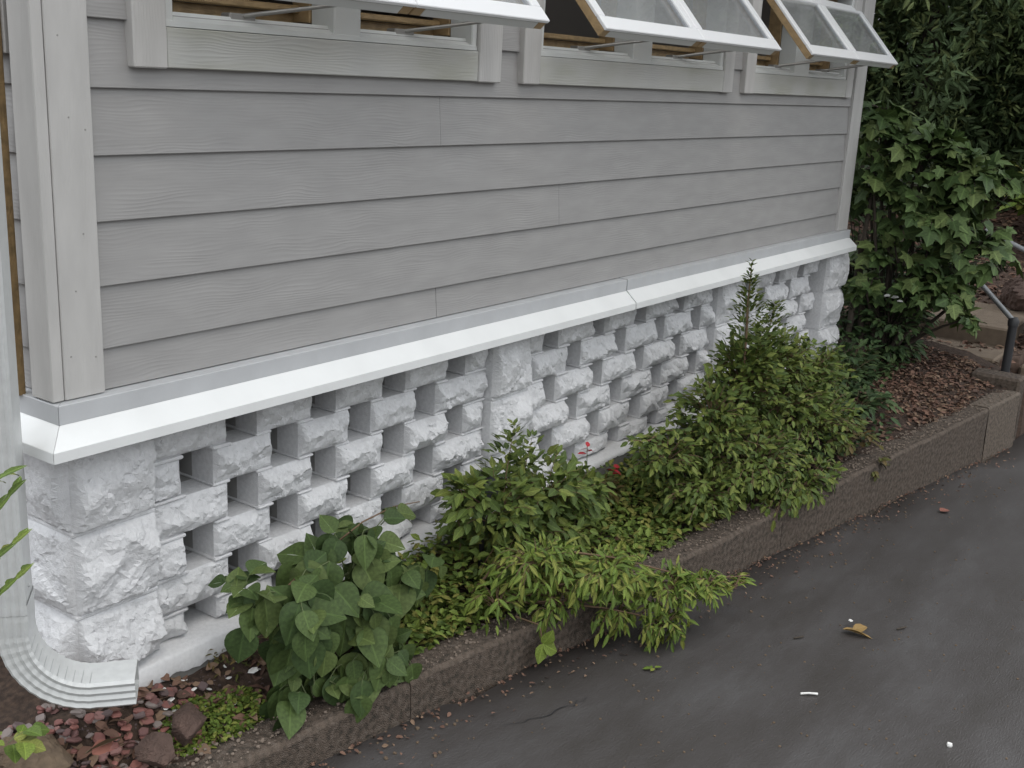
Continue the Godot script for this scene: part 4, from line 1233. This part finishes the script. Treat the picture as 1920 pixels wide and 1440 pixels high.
	plant(yp, "small", "olive", [{"c": Vector3(2.02, -1.42, 0.14), "r": Vector3(0.10, 0.06, 0.06), "n": 110, "size": 0.034, "droop": 0.4}, {"c": Vector3(1.80, -1.43, 0.14), "r": Vector3(0.14, 0.06, 0.07), "n": 130, "size": 0.030, "droop": 0.4}], Vector3(1.95, -1.47, 0.12), 120, M.twig, 0.003)
	var dp := thing("dried_flower", "dried brown flower head on a thin stalk in front of the white wall", "flower", Vector3(1.15, -1.45, 0.13))
	tube("stalk", [Vector3.ZERO, Vector3(0.01, 0.13, 0.0), Vector3(-0.02, 0.235, -0.01)], [0.003, 0.0025, 0.002], M.twig, dp)
	for i in 9: put("petal", leaf_mesh("pointed", 80 + i % 3), M.dry, dp, leaf_at(Vector3(-0.02, 0.235, -0.01), Vector3(rnd(-1, 1), rnd(-0.4, 0.5), rnd(-1, 1)), Vector3.UP, rnd(0.025, 0.042)))
	for i in 6: put("leaf", bank("small", "deep")[i], null, dp, leaf_at(Vector3(-0.01, 0.12 + i * 0.016, 0), Vector3(rnd(-1, 1), rnd(-0.4, 0.2), rnd(-1, 1)), Vector3.UP, rnd(0.03, 0.042)))
	# garden light hidden in the shrub
	var gl := thing("garden_light", "round black garden light half hidden in the leafy shrub", "lamp", Vector3(1.215, -1.46, 0.17))
	tube("stake", [Vector3.ZERO, Vector3(0, 0.26, 0)], [0.008, 0.008], M.black, gl, 8)
	tube("hood", [Vector3(0, 0.262, 0), Vector3(0, 0.290, 0), Vector3(0, 0.312, 0), Vector3(0, 0.324, 0), Vector3(0, 0.327, 0)], [0.046, 0.045, 0.036, 0.020, 0.004], M.black, gl, 20)
	# seedlings close to the camera, by the downspout
	var k1 := thing("feathery_twig", "light green feathery twig entering at the left edge beside the downspout", "plant", Vector3.ZERO)
	for q in [[Vector3(-0.62, -0.80, 0.40), Vector3(-0.455, -0.645, 0.42)], [Vector3(-0.64, -0.86, 0.40), Vector3(-0.452, -0.735, 0.42)], [Vector3(-0.64, -0.92, 0.40), Vector3(-0.45, -0.80, 0.42)], [Vector3(-0.62, -0.66, 0.40), Vector3(-0.465, -0.62, 0.42)]]:
		tube("stem", [q[0], (q[0] + q[1]) / 2 + Vector3(0, 0.012, 0), q[1]], [0.003, 0.002, 0.001], M.green_stem, k1)
		for i in 9:
			var t := 0.35 + i * 0.075
			var s := 1.0 if i % 2 else -1.0
			put("leaf", bank("lance", "fresh")[rng.randi() % 16], null, k1, leaf_at(q[0].lerp(q[1], t), (q[1] - q[0]).normalized() * 0.9 + Vector3(-0.2, s * 0.4, s * 0.5), Vector3(-0.2, 0.9, 0.4), 0.048))
	tube("stem", [Vector3(-0.66, -1.45, 0.38), Vector3(-0.65, -1.1, 0.40), Vector3(-0.62, -0.66, 0.40)], [0.006, 0.005, 0.003], M.twig, k1)
	var k2 := thing("weed", "low green weed with a few pointed leaves by the foot of the downspout", "plant", Vector3.ZERO)
	plant(k2, "ovate", "fresh", [{"c": Vector3(-0.345, -1.335, 0.09), "r": Vector3(0.09, 0.05, 0.06), "n": 22, "size": 0.048, "droop": 0.4, "per": 4}], Vector3(-0.38, -1.45, 0.06), 40, M.green_stem, 0.003)
	var hb := thing("curled_leaf", "curled brownish-green leaf on the gravel at the bottom of the bed", "leaf", Vector3(-0.19, -1.415, 0.15))
	put("blade", leaf_mesh("pointed", 91), M.leaf_curl, hb, leaf_at(Vector3.ZERO, Vector3(0.75, 0.10, 0.1), Vector3(0.4, 0.7, -0.5), 0.095))
	put("blade", leaf_mesh("pointed", 93), M.dry_red, hb, leaf_at(Vector3(0.01, 0, 0.012), Vector3(0.8, 0.02, -0.15), Vector3(-0.3, 0.8, 0.6), 0.07))
	# ground cover
	ground_cover("clover_patch", "mossy bright green clover patch by the curb at the bottom left", "fresh", "small", func():
		var t := rnd(0, TAU); var r := sqrt(rng.randf())
		return Vector3(0.155 + cos(t) * r * 0.15, 0.165 + sin(t) * r * 0.075, 1.0 - r * 0.7), 1500, 0.016, 0.035)
	ground_cover("low_ground_cover", "carpet of small yellow-green leaves filling the bed between the shrubs", "cover", "small", func():
		var x := rnd(0.62, 2.5)
		var lush := clampf(0.75 + fl.get_noise_2d(x * 120.0, 50.0) * 0.8, 0.2, 1.2)
		return Vector3(x, rnd(0.03, curb_z(x) - 0.10), lush), 7500, 0.030, 0.12)
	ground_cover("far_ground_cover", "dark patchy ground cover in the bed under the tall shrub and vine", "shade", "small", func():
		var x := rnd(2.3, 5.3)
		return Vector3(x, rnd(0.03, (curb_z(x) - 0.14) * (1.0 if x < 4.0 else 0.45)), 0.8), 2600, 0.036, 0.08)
	ground_cover("wall_foot_weeds", "fine grey-green weeds at the foot of the white ledge", "olive", "lance", func():
		var x := rnd(0.25, 1.15)
		return Vector3(x, rnd(0.015, 0.10), 1.0), 500, 0.022, 0.05)

func flower_spike(root: Node3D, a: Vector3, b: Vector3, n: int) -> void:
	tube("stalk", [a, a.lerp(b, 0.5) + Vector3(0.006, 0, 0), b], [0.0025, 0.002, 0.0015], M.green_stem, root)
	for i in n: put("petal", leaf_mesh("small", 70 + i % 3), M.red, root, leaf_at(b - Vector3(0, i * 0.0065, 0), Vector3(rnd(-1, 1), rnd(-0.3, 0.8), rnd(-1, 1)), (Vector3(0, 1, 0) + rdir() * 0.6).normalized(), rnd(0.026, 0.040)))
	for i in 7: put("leaf", bank("lance", "mid")[i], null, root, leaf_at(a.lerp(b, 0.15 + i * 0.09), Vector3(rnd(-1, 1), 0.3, rnd(-1, 1)), Vector3.UP, rnd(0.03, 0.045)))

# ---------------------------------------------------------------- stairs and trees past the house
func far_end() -> void:
	var rail := thing("handrail", "dark post with a silver pipe rail rising beside the garden steps", "handrail")
	tube("post", [Vector3(5.62, -1.56, 0.76), Vector3(5.62, -1.20, 0.76)], [0.026, 0.026], M.rail_post, rail, 12)
	tube("fitting", [Vector3(5.62, -1.215, 0.76), Vector3(5.62, -1.185, 0.76), Vector3(5.62, -1.165, 0.755)], [0.030, 0.034, 0.024], M.rail_post, rail, 12)
	tube("rail", [Vector3(5.62, -1.185, 0.76), Vector3(6.10, -0.98, 0.345), Vector3(6.9, -0.64, -0.345)], [0.016, 0.016, 0.016], M.rail_pipe, rail, 10)
	var rail2 := thing("handrail", "upper grey pipe rail crossing in front of the bright bushes at right", "handrail")
	tube("rail", [Vector3(7.20, -0.840, 0.172), Vector3(6.9, -0.912, 0.503), Vector3(6.6, -0.99, 0.83)], [0.018, 0.018, 0.018], M.rail_pipe, rail2, 10)
	tube("post", [Vector3(6.6, -1.8, 0.83), Vector3(6.6, -0.985, 0.83)], [0.028, 0.028], M.rail_post, rail2, 10)
	var steps := thing("garden_steps", "two low tan concrete steps climbing behind the handrail post", "steps")
	for i in 2:
		var x := 5.80 + i * 0.42
		box("step", Vector3(x, -1.80, 0.16 - i * 0.1), Vector3(x + 0.44 + (0.5 if i == 1 else 0.0), -1.47 + i * 0.12, 0.655 - i * 0.02), M.tan_stone, steps, 0.012)
	var w := thing("end_wall", "tan block wall at the end of the curb beside the driveway", "wall")
	box("wall_face", Vector3(5.36, -2.0, 0.62), Vector3(5.52, -1.47, 0.90), M.curb, w, 0.015)
	box("wall_face", Vector3(5.9, -2.1, 0.78), Vector3(8.4, -1.50, 0.95), M.tan_stone, w, 0.015)
	for q in [[Vector3(6.55, -1.28, 0.78), Vector3(0.20, 0.12, 0.16), "rounded brown boulder on the slope behind the handrail post", 81], [Vector3(7.1, -1.2, 0.55), Vector3(0.22, 0.13, 0.2), "flat grey-brown boulder among dead leaves above the steps", 82]]:
		tag(put("boulder", boulder(q[1], q[3]), M.rock_brown, self, Transform3D(Basis(), q[0])), q[2], "rock")
	var br := thing("bright_bush", "bright yellow-green bush lit at the right edge behind the rails", "bush", Vector3.ZERO)
	plant(br, "pointed", "fresh", [
		{"c": Vector3(8.6, -0.75, 0.30), "r": Vector3(0.5, 0.38, 0.45), "n": 420, "size": 0.13, "droop": 0.4},
		{"c": Vector3(8.8, -0.45, 0.75), "r": Vector3(0.5, 0.4, 0.45), "n": 380, "size": 0.13, "droop": 0.4},
		{"c": Vector3(8.2, -1.0, 0.75), "r": Vector3(0.4, 0.25, 0.35), "n": 260, "size": 0.11, "droop": 0.4}], Vector3(8.6, -1.2, 0.4), 100, M.twig, 0.01)
	var spec := [
		["broad dark evergreen tree right behind the far corner of the porch", Vector3(9.2, -1.3, -3.0), 1.7, 5.2, "pine"],
		["tall dark evergreen tree right of the porch corner", Vector3(9.8, -1.2, -1.2), 1.5, 5.6, "pine"],
		["dark green tree with lighter sprays at the right edge", Vector3(10.6, -1.2, 0.25), 1.3, 5.0, "shade"],
		["dark tree in the second row between the two evergreens", Vector3(12.4, -1.0, -2.4), 2.1, 7.0, "pine"],
		["dark tree in the second row at the far right", Vector3(13.2, -1.2, 1.0), 2.2, 6.6, "shade"],
		["dark tree farthest left behind the porch", Vector3(11.0, -1.0, -5.4), 2.2, 6.5, "pine"],
		["tall tree whose branches hang over the far end of the porch", Vector3(7.5, -1.3, -1.7), 2.4, 5.6, "shade"],
		["low dark hedge bush under the trees at right", Vector3(9.6, -1.2, 1.1), 0.9, 2.1, "shade"]]
	leaf_tints("pine", [Color(0.111, 0.170, 0.074), Color(0.149, 0.214, 0.084), Color(0.090, 0.132, 0.060), Color(0.214, 0.267, 0.105)], 0.8)
	for s in spec: tree(s[0], s[1], s[2], s[3], s[4], 0.50 if s[0].begins_with("tall tree whose") else 0.0, Vector3(-2.1, 0, 2.1) if s[0].begins_with("tall tree whose") else Vector3.ZERO)

var clumps := {}
func tree(label: String, base: Vector3, rad: float, h: float, key: String, clear := 0.0, lean := Vector3.ZERO) -> void:
	var t := thing("tree" if h > 3.0 else "hedge_bush", label, "tree" if h > 3.0 else "bush", base)
	tube("trunk", [Vector3(0, -0.3, 0), Vector3(0.05, h * 0.4, 0.03) + lean * 0.15, Vector3(0, h * 0.9, 0) + lean], [rad * 0.09, rad * 0.06, 0.02], M.bark, t, 9)
	if not clumps.has(key):
		var a := []
		for m in tints[key]:
			var st := SurfaceTool.new(); st.begin(Mesh.PRIMITIVE_TRIANGLES)
			for i in 16:
				var d := rdir()
				st.append_from(leaf_mesh("lance", 40 + i % 3), 0, leaf_at(d * rnd(0.1, 0.6), d + rdir() * 0.6 + Vector3(0, -0.3, 0), rdir(), rnd(0.35, 0.6)))
			st.set_material(m)
			a.append(st.commit())
		clumps[key] = a
	var nz := noise(int(base.x * 31) + 7, 0.9, 3)
	var crown := node("crown", t, lean)
	for k in 4:
		var mm := MultiMesh.new()
		mm.transform_format = MultiMesh.TRANSFORM_3D
		mm.mesh = clumps[key][k]
		var xs := []
		var want := int(520 * rad * h / 5.0 * (1.8 if clear > 0.0 else 1.0))
		while xs.size() < want:
			var y := lerpf(clear, 1.0, rng.randf())
			var ang := rnd(0, TAU)
			var prof := pow(sin(PI * clampf(0.08 + (y - clear) / (1.0 - clear) * 0.92, 0, 1)), 0.55) * (1.0 - 0.35 * y)
			var out := rad * prof * (1.0 + nz.get_noise_3d(cos(ang) * 1.5, y * 4.0, sin(ang) * 1.5) * 0.75)
			var r := out * pow(rng.randf(), 0.35)
			var p := Vector3(cos(ang) * r, y * h, sin(ang) * r)
			if nz.get_noise_3dv(p * 1.6 + Vector3(20, 0, 0)) < -0.22: continue
			xs.append(Transform3D(Basis.from_euler(Vector3(rnd(0, 6), rnd(0, 6), rnd(0, 6))).scaled(Vector3.ONE * rnd(0.14, 0.26)), p))
		mm.instance_count = xs.size()
		for i in xs.size(): mm.set_instance_transform(i, xs[i])
		var o := MultiMeshInstance3D.new()
		o.multimesh = mm
		o.name = numbered(crown, "leaf_clump")
		crown.add_child(o, true)
		stuff(o)

func _ready() -> void:
	rng.seed = 20240611
	# camera
	var cam := Camera3D.new()
	cam.name = "camera"
	cam.fov = 37.733
	cam.near = 0.05
	cam.far = 400.0
	cam.transform = Transform3D(Basis(Vector3(0.58566546, 0.04767248, 0.80914974), Vector3(0.18583636, 0.96378021, -0.19129182), Vector3(-0.78896186, 0.26240246, 0.5555935)), EYE)
	add_child(cam)
	cam.current = true
	# overcast sky and a weak, very soft sun
	var sky_mat := ProceduralSkyMaterial.new()
	sky_mat.sky_top_color = Color(0.965, 0.98, 1.0)
	sky_mat.sky_horizon_color = Color(0.30, 0.31, 0.315)
	sky_mat.sky_curve = 0.6
	sky_mat.sky_energy_multiplier = 1.9
	sky_mat.ground_bottom_color = Color(0.10, 0.10, 0.09)
	sky_mat.ground_horizon_color = Color(0.14, 0.14, 0.13)
	var sky := Sky.new()
	sky.sky_material = sky_mat
	var env := Environment.new()
	env.background_mode = Environment.BG_SKY
	env.sky = sky
	env.tonemap_mode = Environment.TONE_MAPPER_LINEAR
	env.tonemap_exposure = 0.9
	env.sdfgi_enabled = true
	env.ssao_enabled = true
	env.ssil_enabled = true
	var we := WorldEnvironment.new()
	we.name = "sky"
	we.environment = env
	add_child(we)
	var sun := DirectionalLight3D.new()
	sun.name = "sun"
	sun.light_energy = 0.25
	sun.light_angular_distance = 25.0
	sun.light_color = Color(1.0, 0.98, 0.95)
	sun.shadow_enabled = true
	sun.rotation_degrees = Vector3(-62, -20, 0)
	add_child(sun)

	make_materials()
	M.leaf_curl = mat(Color(0.10, 0.075, 0.04), 0.6)
	setting()
	curb()
	block_wall()
	porch()
	downspout()
	gravel()
	plants()
	far_end()
	debris()
